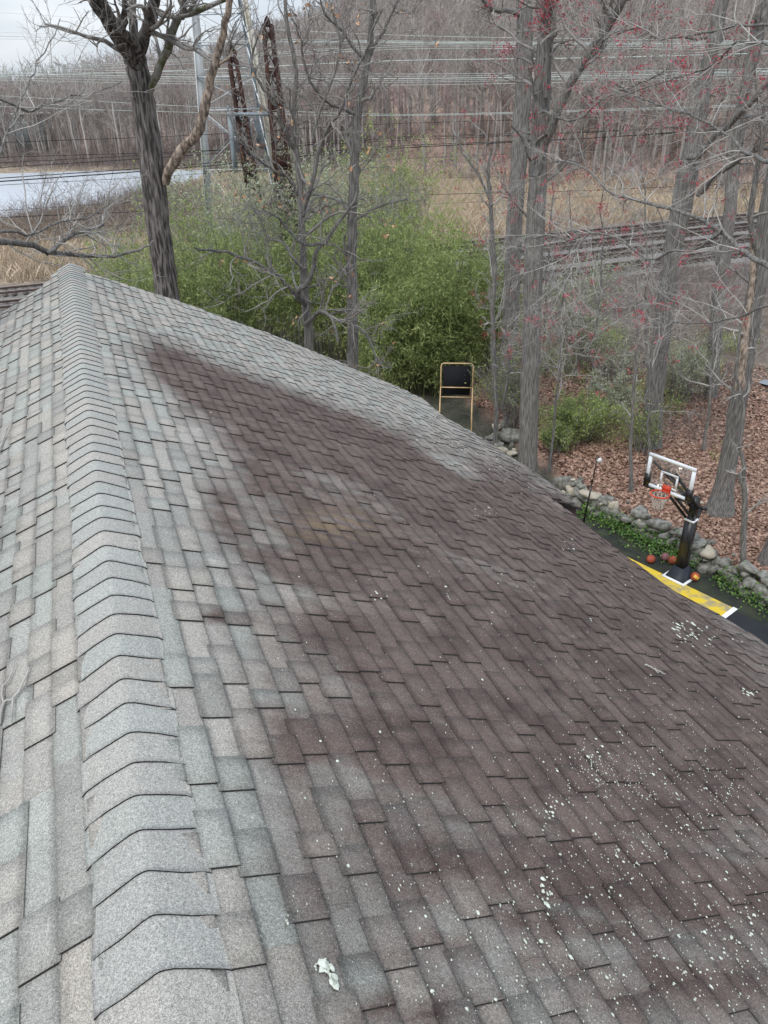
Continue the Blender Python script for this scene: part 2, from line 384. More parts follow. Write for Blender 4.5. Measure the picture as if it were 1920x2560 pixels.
house = thing('house', roofP(3.0, 0.0) * np.array([1, 1, 0]), 'house below the viewer with a worn grey and maroon asphalt shingle roof', 'house')
for side, sm in ((1, 5.0), (-1, 5.1)):
    V, F, MI, TI, CO = shingle_field(side, sm)
    stn = np.clip(stain_at(V) - (TI.mean(1) - .27) * 1.7, 0, 1.2) if side > 0 else np.zeros(len(V))
    x, y, d = proj(V)
    if side > 0: TI = TI * (1 - .26 * np.clip((y - 1350) / 450, 0, 1) * np.clip((x - 430) / 120, 0, 1))[:, None]
    och = np.exp(-((x - 710) / 90) ** 2 - ((y - 1135) / 32) ** 2) * .8 if side > 0 else np.zeros(len(V))
    if side < 0:
        ins = np.clip((-((V - RO) @ ES) - .2) / .5, 0, 1); stn = .24 * ins * (1 + .4 * np.sin(((V - RO) @ EA) * .8)) 
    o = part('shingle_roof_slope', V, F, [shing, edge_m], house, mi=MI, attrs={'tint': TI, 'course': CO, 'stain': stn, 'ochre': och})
    o['label'] = 'right roof slope of grey shingles with maroon stains and white lichen' if side > 0 else 'left roof slope of lighter grey shingles'
# ridge cap
V, F, MI, TI, CO = [], [], [], [], []; n = 0; r = np.random.default_rng(3)
a = -3.0; HW = .158
while a < A_FAR - .05:
    ex = .138 * r.uniform(.92, 1.08); ct = np.array(TINTS[r.choice([0, 1, 2, 3, 4, 6])]) * [.72, .70, .66] * r.uniform(.98, 1.10); ct = ct * .55 + .45 * np.array([.285, .28, .262]); hw0 = HW * r.uniform(.97, 1.03)
    sk = r.normal(0, .006)
    S = np.array([-1, -.9, -.55, -.2, -.07, 0, .07, .2, .55, .9, 1.0]) * hw0 + r.normal(0, .003)
    A = np.array([a, a + .02, a + ex * .5, a + ex + .02])
    AA, SS = np.meshgrid(A, S, indexing='ij'); T = np.array([1, .85, .5, 0])[:, None] * np.ones_like(AA)
    AA = AA + sk * SS / hw0 + .004 * np.sin(SS * 30 + a * 7) - .012 * np.abs(SS) / hw0
    zc = ZR - np.sqrt(SS ** 2 + .022 ** 2) * ALPHA + .022 * ALPHA * .35 + .008
    off = np.array([.0085, .008, .006, .002])[:, None] * np.ones_like(AA) + .006
    P = RO + AA[..., None] * EA + SS[..., None] * ES + (zc + off)[..., None] * np.array([0, 0, 1.])
    P[:, [0, -1], 2] -= .007
    m_, k = AA.shape; V.append(P.reshape(-1, 3)); idx = n + np.arange(m_ * k).reshape(m_, k)
    f = np.stack([idx[:-1, :-1], idx[1:, :-1], idx[1:, 1:], idx[:-1, 1:]], -1).reshape(-1, 4)[:, ::-1]; F.append(f); MI += [0] * len(f)
    TI.append(np.tile(ct, (m_ * k, 1))); CO.append(.3 + .0 * T.reshape(-1)); n += m_ * k
    Pb = P[0].copy(); Pb[:, 2] -= .0065; V.append(Pb); ib = n + np.arange(k)
    f = np.stack([idx[0, :-1], idx[0, 1:], ib[1:], ib[:-1]], -1); F.append(f); MI += [1] * len(f); TI.append(np.tile(ct, (k, 1))); CO.append(np.ones(k)); n += k
    for col in (0, -1):
        Pb = P[:, col].copy(); Pb[:, 2] -= .02; V.append(Pb); ib = n + np.arange(m_)
        f = np.stack([idx[:-1, col], idx[1:, col], ib[1:], ib[:-1]], -1)
        if col == 0: f = f[:, ::-1]
        F.append(f); MI += [1] * len(f); TI.append(np.tile(ct, (m_, 1))); CO.append(np.ones(m_)); n += m_
    a += ex
V = np.vstack(V)
part('ridge_cap', V, np.vstack(F), [shing, edge_m], house, mi=MI, attrs={'tint': np.vstack(TI), 'course': np.concatenate(CO), 'stain': np.full(len(V), .02), 'ochre': np.zeros(len(V))})
# deck underside, walls, gable, fascia under the jog
mb = MB()
def rp(a, s, off): return roofP(np.float64(a), np.float64(s), off)
for side in (1, -1):
    ags = [-3.2] + list(np.arange(-2.5, 9, .5))
    for a0, a1 in zip(ags[:-1], ags[1:]):
        sv = [min(float(s_eave(np.float64(a1))), float(s_eave(np.float64(a0)))) - .03 if side > 0 else 4.9]
        ss = np.linspace(0, sv[0], 5)
        for s0, s1 in zip(ss[:-1], ss[1:]):
            if a1 > float(a_rake(np.float64(side * s1))) - .03: continue
            c = [rp(a0, side * s0, -.02), rp(a1, side * s0, -.02), rp(a1, side * s1, -.02), rp(a0, side * s1, -.02)]
            d_ = [p - np.array([0, 0, .03]) for p in c]
            mb.add(c + d_, [(0, 1, 2, 3), (7, 6, 5, 4), (0, 4, 5, 1), (1, 5, 6, 2), (2, 6, 7, 3), (3, 7, 4, 0)])
mb.part('roof_deck', [fascia_m], house)
mb = MB()
zt = ZR - 4.2 * ALPHA - .15
cw = RO + EA * 2.1; mb.box(cw * np.array([1, 1, 0]) + np.array([0, 0, zt / 2]) - ES * .2, (9.6, 7.6, zt), (EA, ES, np.array([0, 0, 1.])))
g0 = [RO + EA * a_ + ES * s_ for a_ in (6.88, -2.68) for s_ in (-3.95, 3.55)]
mb.part('wall', [siding_m], house)
for a_ in (6.9, -2.7):
    mb = MB()
    b0, b1, tp = [RO + EA * a_ + ES * s_ for s_ in (-3.9, 3.5, 0)]
    for dd in (0,):
        q = [np.array([*b0[:2], zt]), np.array([*b1[:2], zt]), np.array([*tp[:2], ZR - .15])]; q2 = [p - EA * .12 * np.sign(a_) for p in q]
        mb.add(q + q2, [(0, 1, 2), (5, 4, 3), (0, 3, 4, 1), (1, 4, 5, 2), (2, 5, 3, 0)])
    mb.part('gable_wall', [siding_m], house)
mb = MB()   # shingle lip and board at the end of the longer overhang
tip = rp(A_J + .01, float(hF[-1][1]), 0); inn = rp(A_J + .01, 3.9, 0)
mb.bar(inn + [0, 0, -.012], tip + [0, 0, -.012], .03, .022, 0)
mb.bar(inn + EA * .05 + [0, 0, -.10], rp(A_J + .06, float(hF[-1][1]) - .06, -.09), .025, .13, 0)
sf_ = [rp(a_, float(s_eave(np.float64(a_))) - .05, -.11) for a_ in np.linspace(A_J + .05, 7.7, 8)]
for p, q in zip(sf_[:-1], sf_[1:]): mb.bar(p, q, .02, .14, 0)
mb.part('fascia_board', [fascia_m], house)
mb = MB(); p0 = rp(A_J + .25, 3.6, 0); p1 = rp(A_J + .25, float(hF[-1][1]) - .22, 0); zb = p1[2] - .9
q = [np.array([*p0[:2], p1[2] - .12]), np.array([*p1[:2], p1[2] - .12]), np.array([*p1[:2], zb]), np.array([*p0[:2], zb])]; q2 = [v + EA * 2.2 for v in q]
mb.add(q + q2, [(0, 1, 2, 3), (7, 6, 5, 4), (0, 4, 5, 1), (1, 5, 6, 2), (2, 6, 7, 3), (3, 7, 4, 0)])
mb.part('bay_wall', [teal_m], house)
# lichen: pale crusts on the right slope
LI = [(820, 1290, 10, 6, 6, 7), (1290, 1655, 38, 18, 90, 3.2), (1330, 1690, 60, 30, 110, 2.8), (1480, 1362, 22, 8, 26, 12), (1520, 1380, 45, 16, 26, 8), (1620, 1500, 14, 6, 10, 7), (1190, 1745, 10, 14, 14, 5),
      (1165, 1760, 30, 10, 14, 3), (1045, 1110, 16, 8, 14, 6), (1225, 1180, 16, 8, 8, 6), (1350, 1860, 60, 30, 50, 3), (1500, 1700, 100, 70, 150, 3), (1450, 1800, 120, 60, 130, 3), (1590, 1650, 60, 50, 60, 3), (968, 1285, 3, 6, 5, 7),
      (1420, 1640, 90, 50, 70, 3), (706, 2096, 4, 9, 12, 8), (697, 2094, 9, 5, 12, 5), (719, 2118, 3, 7, 12, 8), (1300, 2000, 150, 80, 120, 3), (1560, 2060, 80, 90, 130, 3.4), (1150, 2100, 130, 80, 90, 2.6), (1590, 1980, 60, 60, 50, 4),
      (930, 910, 45, 9, 24, 7), (1000, 955, 45, 16, 60, 5), (1080, 1010, 50, 22, 70, 4), (1130, 1050, 40, 20, 30, 4), (860, 1740, 25, 10, 10, 3), (640, 1980, 15, 20, 6, 3), (1180, 1930, 10, 16, 14, 4.5), (1170, 1915, 30, 20, 12, 3), (1310, 1930, 20, 12, 12, 4),
      (980, 1940, 120, 60, 50, 2.4), (760, 1700, 100, 90, 25, 2.4), (540, 880, 150, 60, 18, 3.5), (620, 1400, 40, 30, 10, 2.5), (1430, 1470, 150, 80, 60, 3)]
V, F, n = [], [], 0; r = np.random.default_rng(5)
spots = []
for cx, cy, sx, sy, cnt, sz in LI:
    for _ in range(cnt): spots.append((r.normal(cx, sx), r.normal(cy, sy), sz * r.lognormal(0, .35)))
for _ in range(2000):
    y = 800 + 1400 * r.random() ** .8; x = r.uniform(500, 1659)
    if r.random() < np.clip((x - 600) / 700, .05, 1) * np.clip((y - 700) / 600, .2, 1): spots.append((x, y, 2.3 * r.lognormal(0, .45)))
for x, y, sz in spots:
    if x > 1670 or y > 2240: continue
    a, s = roof_hit(x, y)
    if a > 7.8 or s < .2 or s > float(s_eave(np.float64(a))) - .03: continue
    rad = sz * .0026 * (.29 if sz < 5.5 else .36); k = 7; an = np.arange(k) * 2 * math.pi / k + r.uniform(0, 6)
    rr = rad * r.uniform(.55, 1.25, k)
    aa = a + rr * np.cos(an) * r.uniform(.8, 1.5); ss = s + rr * np.sin(an) * r.uniform(.7, 1.2)
    P = roofP(aa, ss, .011 + 0 * aa); P2 = roofP(a + (aa - a) * .75, s + (ss - s) * .75, .0145 + 0 * aa)
    V += [P, P2]; F.append([n + k + j for j in range(k)])
    for j in range(k): F.append([n + j, n + (j + 1) % k, n + k + (j + 1) % k, n + k + j])
    n += 2 * k
F = [f[::-1] for f in F]
lo_ = part('lichen', np.vstack(V), F, [lichen_m], house); lo_['kind'] = 'stuff'

# ------------------------------------------------------------------ terrain
SKY_X = np.array([-400, 0, 100, 215, 365, 475, 545, 640, 700, 900, 1659, 2200]); SKY_Y = np.array([186, 184, 178, 146, 122, 100, 78, 50, 16, -60, -120, -120])
def gD(x, y, z=.3): p = atz(x, y, z); return math.hypot(p[0], p[1])
sx_az, sx_el = [], []
for x_, y_ in zip(SKY_X, SKY_Y):
    v = rayd(x_, y_); sx_az.append(math.atan2(v[0], v[1])); sx_el.append(v[2] / math.hypot(v[0], v[1]))
HILL_D = 290.0
def hill_top(az): return H + HILL_D * np.interp(az, sx_az, sx_el) - 13.5
def d2az(x): v = rayd(x, 400); return math.atan2(v[0], v[1])
AZ_EDGE = [d2az(x) for x in (-300, 0, 430, 700, 900, 1200, 1659, 2200)]; D_EDGE = [185, 180, 165, 125, 120, 112, 100, 95]
def edge_d(az): return np.interp(az, AZ_EDGE, D_EDGE)
lake_near = np.array([d2az(x) for x in (-300, 0, 200, 430, 470, 520)])
def lake_w(x, y):
    az = np.arctan2(x, y); D = np.hypot(x, y)
    near = np.interp(az, lake_near, [88, 93, 100, 125, 155, 175])
    return np.clip((D - near) / 5, 0, 1) * np.clip((edge_d(az) - 4 - D) / 6, 0, 1) * (az < lake_near[-1])
# tracks: a line in plan
tp0 = atz(0, 628, .4)[:2]; tp1 = atz(1659, 462, .4)[:2]
tdir = (tp1 - tp0) / np.linalg.norm(tp1 - tp0); tnor = np.array([tdir[1], -tdir[0]])   # tnor points back towards the viewer
def track_c(x, y): return (np.stack([x, y], -1) - tp0) @ tnor
wall_px = [(1040, 893), (1095, 940), (1150, 985), (1228, 1065), (1262, 1100), (1330, 1128), (1440, 1178), (1550, 1238), (1659, 1298), (1760, 1370)]
WALL = np.array([atz(x, y, .0)[:2] for x, y in wall_px])
def wall_side(x, y):
    """distance to the stone wall line, positive on the wood side"""
    P = np.stack([x, y], -1); best = np.full(x.shape, 1e9); sg = np.ones(x.shape)
    for p, q in zip(WALL[:-1], WALL[1:]):
        d = q - p; l2 = d @ d; t = np.clip(((P - p) @ d) / l2, 0, 1); c = p + t[..., None] * d
        dd = np.linalg.norm(P - c, axis=-1); cr_ = d[0] * (P[..., 1] - p[1]) - d[1] * (P[..., 0] - p[0])
        u = dd < best; best = np.where(u, dd, best); sg = np.where(u, np.sign(cr_), sg)
    return best * sg
def hgt(x, y):
    x = np.asarray(x, float); y = np.asarray(y, float); D = np.hypot(x, y); az = np.arctan2(x, np.maximum(y, .01))
    E_ = edge_d(az); t = np.clip((D - E_) / (HILL_D - E_), 0, 1.0)
    z = np.where(y > 5, np.maximum(hill_top(az), 1.0) * t ** .9, 0) * np.clip((y - 5) / 20, 0, 1)
    z = z - 1.6 * lake_w(x, y)
    tc_ = track_c(x, y); z = z + .25 * np.clip((21 - np.abs(tc_ - 7)) / 5, 0, 1) * (D < 150)
    ws = wall_side(x, y)
    z = z + .28 * np.clip(ws / .5, 0, 1) * (ws > 0) * (D < 40)
    z = z + .12 * np.sin(x * .31 + 1) * np.sin(y * .27) * np.clip((ws - 1) / 3, 0, 1) + .5 * np.sin(x * .05) * np.sin(y * .043 + 1) * np.clip((D - 110) / 40, 0, 1)
    return z
def axis(bps):
    o = []
    for a_, b_, st in bps: o += list(np.arange(a_, b_, st))
    return np.array(o)
gx = axis([(-500, -120, 20), (-120, -60, 6), (-60, -6, 2), (-6, 26, .45), (26, 70, 2), (70, 140, 6), (140, 520, 20)])
gy = axis([(-60, 0, 6), (0, 8, 1), (8, 34, .45), (34, 90, 1.5), (90, 200, 4), (200, 330, 8), (330, 900, 40)])
X, Y = np.meshgrid(gx, gy, indexing='ij'); Z = hgt(X, Y)
D = np.hypot(X, Y); AZ = np.arctan2(X, np.maximum(Y, .01)); TC = track_c(X, Y); WS = wall_side(X, Y)
wood = np.clip((D - edge_d(AZ) + 3) / 6, 0, 1)
marsh = np.clip((-TC - 1.5) / 3, 0, 1) * (1 - wood) * (1 - lake_w(X, Y))
ballast = np.clip((19 - np.abs(TC - 8)) / 3, 0, 1) * (D < 200)
leafw = np.clip((WS + .1) / .3, 0, 1) * (TC > 20) * (X > -4) * np.clip((34 - D) / 6, 0, 1)
yard = (np.clip((.1 - WS) / .3, 0, 1) * (D < 40))
col = np.zeros(X.shape + (3,)) + [.13, .105, .085]
def bl(c, w_): return col * (1 - w_[..., None]) + np.array(c) * w_[..., None]
col = bl((.26, .16, .12), leafw); col = bl((.12, .10, .09), ballast); col = bl((.42, .34, .25), marsh)
wf = np.clip(np.interp(AZ, [d2az(0), d2az(500), d2az(900)], [.2, .4, 1]), 0, 1)
col = bl((.20, .16, .145), wood * (1 - wf)); col = bl((.33, .235, .19), wood * wf); col = bl((.06, .06, .045), yard * (WS > -12) * (X > 2))
V = np.stack([X, Y, Z], -1).reshape(-1, 3); ni, nj = X.shape; idx = np.arange(ni * nj).reshape(ni, nj)
F = np.stack([idx[:-1, :-1], idx[1:, :-1], idx[1:, 1:], idx[:-1, 1:]], -1).reshape(-1, 4)
gm = bpy.data.materials.new('earth_and_leaves'); gm.use_nodes = True; t = gm.node_tree; b = t.nodes['Principled BSDF']; b.inputs['Roughness'].default_value = 1; b.inputs['Specular IOR Level'].default_value = .1
an_ = N_(t, 'ShaderNodeAttribute', attribute_name='tint'); co_ = N_(t, 'ShaderNodeTexCoord')
prev = an_.outputs['Color']
for s_, lo, hi in ((14, .55, 1.5), (1.7, .7, 1.3), (.22, .72, 1.28)):
    n1 = N_(t, 'ShaderNodeTexNoise'); n1.inputs['Scale'].default_value = s_; n1.inputs['Detail'].default_value = 5; t.links.new(co_.outputs['Object'], n1.inputs['Vector'])
    m1 = N_(t, 'ShaderNodeMapRange'); m1.inputs[1].default_value = .3; m1.inputs[2].default_value = .7; m1.inputs[3].default_value = lo; m1.inputs[4].default_value = hi; t.links.new(n1.outputs['Fac'], m1.inputs[0])
    cc = N_(t, 'ShaderNodeCombineColor'); [t.links.new(m1.outputs[0], cc.inputs[i]) for i in range(3)]
    mm = N_(t, 'ShaderNodeMix', data_type='RGBA', blend_type='MULTIPLY'); mm.inputs[0].default_value = 1; t.links.new(prev, mm.inputs[6]); t.links.new(cc.outputs[0], mm.inputs[7]); prev = mm.outputs[2]
t.links.new(prev, b.inputs['Base Color'])
tag(link('ground', mesh('ground', V, F, gm, attrs={'tint': col.reshape(-1, 3)}, smooth=True)), kind='structure')
# lake
wm = bpy.data.materials.new('lake_water'); wm.use_nodes = True; t = wm.node_tree; b = t.nodes['Principled BSDF']; b.inputs['Base Color'].default_value = (.50, .53, .57, 1); b.inputs['Roughness'].default_value = .3  # pale base colour paints in the reflected sky
b.inputs['IOR'].default_value = 1.33; b.inputs['Specular IOR Level'].default_value = 1
n1 = N_(t, 'ShaderNodeTexNoise'); n1.inputs['Scale'].default_value = 1.5; bn = N_(t, 'ShaderNodeBump'); bn.inputs['Distance'].default_value = .05; bn.inputs['Strength'].default_value = .5
co_ = N_(t, 'ShaderNodeTexCoord'); t.links.new(co_.outputs['Object'], n1.inputs['Vector']); t.links.new(n1.outputs['Fac'], bn.inputs['Height']); t.links.new(bn.outputs[0], b.inputs['Normal'])
tag(link('lake_water', mesh('lake', [(-300, 60, -.55), (40, 60, -.55), (40, 230, -.55), (-300, 230, -.55)], [(0, 1, 2, 3)], wm)), kind='structure')

# ------------------------------------------------------------------ tree tools
def catm(P, n):
    P = np.asarray(P, float); m = len(P)
    if m == 2: return P[0] + (P[1] - P[0]) * np.linspace(0, 1, n)[:, None]
    Q = np.vstack([2 * P[0] - P[1], P, 2 * P[-1] - P[-2]]); u = np.linspace(0, m - 1 - 1e-6, n); i = u.astype(int); f = (u - i)[:, None]
    p0, p1, p2, p3 = Q[i], Q[i + 1], Q[i + 2], Q[i + 3]
    return .5 * (2 * p1 + (p2 - p0) * f + (2 * p0 - 5 * p1 + 4 * p2 - p3) * f ** 2 + (3 * p1 - p0 - 3 * p2 + p3) * f ** 3)
def unit(v): return v / (np.linalg.norm(v, axis=-1, keepdims=True) + 1e-9)
def grow(P, Dv, Ln, Rd, k=6, wander=.25, up=.06, taper=.3, r=rng):
    M_ = len(P); pts = np.zeros((M_, k + 1, 3)); pts[:, 0] = P; d = unit(Dv)
    for i in range(k):
        d = unit(d + r.normal(0, wander, (M_, 3)) + np.array([0, 0, up])); pts[:, i + 1] = pts[:, i] + d * (Ln / k)[:, None]
    return pts, Rd[:, None] * np.linspace(1, taper, k + 1)[None]
def spawn(pts, rad, per, t0=.2, ang=(.5, 1.1), lf=(.35, .7), rf=.55, r=rng, t1=1.0, length=None):
    M_, n, _ = pts.shape
    if length is None: length = np.linalg.norm(np.diff(pts, axis=1), axis=2).sum(1)
    idx = np.repeat(np.arange(M_), per); t = r.uniform(t0, t1, len(idx)) * (n - 1) * .999; i = t.astype(int); f = (t - i)[:, None]
    P = pts[idx, i] * (1 - f) + pts[idx, i + 1] * f; T = unit(pts[idx, i + 1] - pts[idx, i])
    q = unit(np.cross(T, unit(r.normal(0, 1, T.shape)))); a = r.uniform(*ang, len(idx))[:, None]
    Dv = T * np.cos(a) + q * np.sin(a)
    rr = (rad[idx, i] * (1 - f[:, 0]) + rad[idx, i + 1] * f[:, 0]) * rf
    Ln = length[idx] * r.uniform(*lf, len(idx)) * (1 - .45 * t / (n - 1))
    return P, Dv, Ln, rr
def limb(px, D_, n=16, jit=0.0, w_scale=1.0):
    """px: (x, y, width) picture units; D_ scalar or list of distances -> points, radii in metres"""
    Ds = np.broadcast_to(D_, len(px)) if np.isscalar(D_) else np.asarray(D_, float)
    P = np.array([at(p[0], p[1], d) for p, d in zip(px, Ds)]); Rr = np.array([pxr(q, p[2]) for q, p in zip(P, px)]) * w_scale
    C = catm(P, n); rr = np.interp(np.linspace(0, 1, n), np.linspace(0, 1, len(px)), Rr)
    if jit: C[1:-1] += rng.normal(0, jit, (n - 2, 3))
    return C, rr
def to_ground(px, D_):      # extends a traced trunk down to the earth
    C, rr = px, None
def leaf_quads(P, size, r=rng, aspect=.45, droop=0.0):
    n_ = len(P); u = unit(r.normal(0, 1, (n_, 3)) + np.array([0, 0, -droop])); v = unit(np.cross(u, r.normal(0, 1, (n_, 3))))
    s = (size * r.uniform(.6, 1.3, n_))[:, None]
    V = np.stack([P, P + u * s * .5 + v * s * aspect * .5, P + u * s, P + u * s * .5 - v * s * aspect * .5], 1).reshape(-1, 3)
    return V, np.arange(n_ * 4).reshape(-1, 4)
def twigset(pts, rad, n1=8, n2=5, n3=3, wander=.22, lf1=(.25, .6), up=.05, rmin=.004, r=rng, t0=.15, length=None, ang=(.5, 1.2), rcap=.05):
    """three orders of branches on the given limbs; returns list of meshes and the tips"""
    P, Dv, Ln, rr = spawn(pts, rad, n1, t0, ang, lf1, .5, r, length=length); rr = np.minimum(rr, rcap)
    a, ra = grow(P, Dv, Ln, np.maximum(rr, rmin * 1.6), 7, wander, up, .3, r)
    P, Dv, Ln, rr = spawn(a, ra, n2, .2, (.4, 1.1), (.35, .75), .6, r); b_, rb = grow(P, Dv, Ln, np.maximum(rr, rmin * 1.2), 5, wander, up, .4, r)
    L_ = [tubes(a, ra, 5), tubes(b_, rb, 4)]; tips = b_[:, -1]
    if n3:
        P, Dv, Ln, rr = spawn(b_, rb, n3, .2, (.4, 1.0), (.35, .8), .7, r); c, rc = grow(P, Dv, Ln, np.maximum(rr, rmin), 4, wander, up, .5, r)
        L_.append(tubes(c, rc, 3)); tips = c[:, -1]
    return L_, tips, (a, b_)
def make_tree(name, label, cat, limbs, bark, twig=None, group=None, base=None, sides=14, tw=(8, 5, 3), tkw={}, twig_on=None, extra=[], bumpy=.06):
    """limbs: list of (pts, rad); the first is the trunk. extra: list of (partname, pts, rad, mat)"""
    tr, rt = limbs[0]; b0 = np.array([tr[0][0], tr[0][1], float(hgt(tr[0][0], tr[0][1]))]) if base is None else base
    if tr[0][2] > b0[2] + .1:
        k = max(2, int((tr[0][2] - b0[2]) / .7)); dn = np.linspace(0, 1, k, endpoint=False)[:, None]
        lean = (tr[0] - tr[min(3, len(tr) - 1)]); sl = lean[:2] / max(abs(lean[2]), .1) * (tr[0][2] - b0[2]) * .25
        bb = np.array([tr[0][0] + sl[0], tr[0][1] + sl[1], b0[2] - .1]); add = bb + (tr[0] - bb) * dn
        rt = np.concatenate([rt[0] * (1 + .5 * (1 - dn[:, 0]) ** 4), rt]); tr = np.vstack([add, tr]); b0 = bb + [0, 0, .1]
    else:
        rt = rt.copy(); zz = tr[:, 2] - tr[0][2]; rt = rt * (1 + .55 * np.exp(-zz / .35)); tr = tr.copy(); tr[0][2] -= .15
    T = thing(name, b0, label, cat, group)
    V, F = tubes(tr[None], rt[None] * .94, sides * 2, bumpy * .22); part('trunk', V, F, bark, T, smooth=True)
    others = limbs[1:]
    for p, q in others: V, F = tubes(p[None], q[None] * .95, max(6, sides), bumpy * .2); part('limb', V, F, bark, T, smooth=True)
    for pn_, pts, rad, m in extra:
        V, F = tubes(pts[None], rad[None], 10, bumpy); part(pn_, V, F, m, T, smooth=True)
    tips = None
    if tw:
        src = twig_on if twig_on is not None else limbs
        tl, tips_ = [], []
        for p, q in src:
            l_, tp_, _ = twigset(p[None], q[None], *tw, **tkw); tl += l_; tips_.append(tp_)
        V, F = joinm(tl); part('twigs', V, F, twig or bark, T); tips = np.vstack(tips_)
    return T, tips

# ------------------------------------------------------------------ foreground trees
# hickory behind the far end of the roof
h_tr = limb([(366, 668, 54), (352, 560, 52), (338, 450, 54), (326, 330, 53), (312, 230, 52), (300, 160, 50), (288, 118, 46)], 16.5, 26, .01)
h_l = [limb([(296, 140, 34), (268, 100, 33), (238, 55, 30), (212, 10, 27), (190, -40, 24)], [16.4, 16.1, 15.8, 15.6, 15.3], 14, .01),
       limb([(306, 132, 26), (290, 92, 22), (262, 66, 19), (235, 28, 17), (215, -20, 15)], [16.3, 16.0, 15.7, 15.5, 15.2], 14, .01),
       limb([(290, 105, 20), (289, 60, 20), (286, 20, 18), (284, -40, 17)], [16.6, 16.7, 16.8, 17], 10, .01),
       limb([(303, 110, 26), (316, 70, 26), (328, 30, 26), (338, -30, 24)], [16.3, 16.0, 15.7, 15.3], 12, .01),
       limb([(262, 66, 15), (268, 40, 15), (273, -20, 13)], [15.7, 15.6, 15.4], 8, .01)]
h_moss = limb([(312, 222, 15), (328, 186, 16), (343, 150, 17), (362, 105, 17), (376, 60, 17), (392, 34, 14), (430, 22, 12), (478, 2, 9), (520, -15, 6)], [16.5, 16.4, 16.2, 16, 15.8, 15.7, 15.6, 15.4, 15.2], 20, .01)
h_moss2 = limb([(392, 40, 12), (397, 18, 13), (400, -30, 13)], [15.7, 15.6, 15.4], 6, .005)
h_dead = limb([(358, 395, 17), (366, 365, 19), (396, 318, 20), (428, 285, 20), (441, 240, 20), (452, 190, 18), (458, 160, 16), (472, 105, 15), (488, 45, 14), (500, -20, 12)], [16.4, 16.2, 16, 15.8, 15.7, 15.6, 15.5, 15.4, 15.2, 15], 26, .012)
h_dead2 = limb([(464, 150, 8), (478, 134, 8), (496, 124, 6), (500, 108, 4)], [15.5, 15.4, 15.4, 15.4], 8, .005)
make_tree('hickory_tree', 'dark furrowed forked tree behind the roof far end, carrying one peeled pale limb', 'tree', [h_tr] + h_l, bark_brown, bark_mid,
          sides=18, tw=(6, 4, 3), twig_on=[h_l[0], h_l[3], h_moss, h_moss2, h_dead2], tkw=dict(lf1=(.3, .6), length=np.array([3.0]), rmin=.005),
          extra=[('mossy_limb', *h_moss, mat('mossy_bark', (.09, .095, .04), (.24, .23, .205), 7, 1, .03, 25, lo=.42, hi=.58)), ('mossy_limb', *h_moss2, bark_grey), ('peeled_limb', *h_dead, bark_dead), ('peeled_limb', *h_dead2, bark_dead)], bumpy=.16)
# two slender oaks
a_tr = limb([(668, 772, 21), (664, 700, 21), (660, 640, 20), (655, 560, 17), (651, 480, 16), (650, 420, 15), (640, 330, 13), (632, 250, 12), (640, 160, 10), (622, 60, 9), (615, -20, 8)], 18.5, 26, .015)
a_l = [limb([(652, 470, 13), (663, 430, 11), (676, 395, 10), (690, 320, 9), (712, 270, 8), (736, 240, 7), (752, 190, 7), (786, 120, 6), (800, 80, 5), (826, 20, 4)], [18.5, 18.3, 18.1, 18, 17.8, 17.6, 17.5, 17.3, 17.2, 17], 24, .015),
       limb([(660, 655, 16), (648, 645, 14), (640, 632, 13), (668, 605, 12), (680, 572, 10), (682, 545, 9), (700, 525, 8), (718, 500, 8), (742, 465, 7), (770, 425, 7), (776, 370, 6), (768, 345, 5)], [18.4, 18.2, 18, 17.9, 17.8, 17.7, 17.7, 17.6, 17.6, 17.5, 17.5, 17.5], 26, .012),
       limb([(648, 645, 10), (622, 615, 9), (590, 590, 8), (540, 565, 7), (480, 545, 6), (420, 535, 5)], [18.2, 18, 17.8, 17.6, 17.4, 17.2], 18, .02),
       limb([(634, 320, 9), (612, 280, 8), (590, 215, 7), (560, 180, 6), (545, 120, 5), (565, 60, 4)], [18.5, 18.3, 18.1, 18, 17.9, 17.8], 18, .015),
       limb([(650, 430, 8), (625, 385, 7), (600, 370, 6), (560, 350, 5), (520, 300, 4)], [18.5, 18.4, 18.2, 18, 17.8], 14, .015),
       limb([(660, 700, 11), (690, 672, 10), (706, 680, 8), (722, 700, 6), (730, 740, 5)], [18.4, 18, 17.7, 17.5, 17.4], 12, .012),
       limb([(700, 525, 8), (660, 528, 7), (630, 505, 6), (600, 470, 5), (570, 455, 4)], [17.7, 17.6, 17.5, 17.5, 17.4], 12, .012),
       limb([(676, 300, 7), (690, 240, 6), (720, 170, 5), (735, 100, 5), (720, 30, 4)], [18, 18, 18, 18, 18], 12, .015)]
T, tips = make_tree('twisted_oak', 'slender twisting oak with snaking limbs, left of the two slim trunks behind the roof', 'tree', [a_tr] + a_l, bark_grey, bark_mid, sides=12, tw=(10, 5, 3),
                    tkw=dict(wander=.33, rmin=.0045, lf1=(.35, .8), length=np.array([3.2])))
tl = tips[rng.random(len(tips)) < .035]; V, F = leaf_quads(np.repeat(tl, 3, 0) + rng.normal(0, .05, (len(tl) * 3, 3)), .11, aspect=.6); part('dead_leaves', V, F, dead_leaf, T)
b_tr = limb([(763, 800, 26), (762, 720, 25), (761, 640, 24), (760, 560, 23), (761, 480, 22), (763, 400, 21), (766, 320, 20), (776, 230, 19), (790, 150, 17), (802, 80, 15), (806, -30, 13)], 18.8, 26, .008)
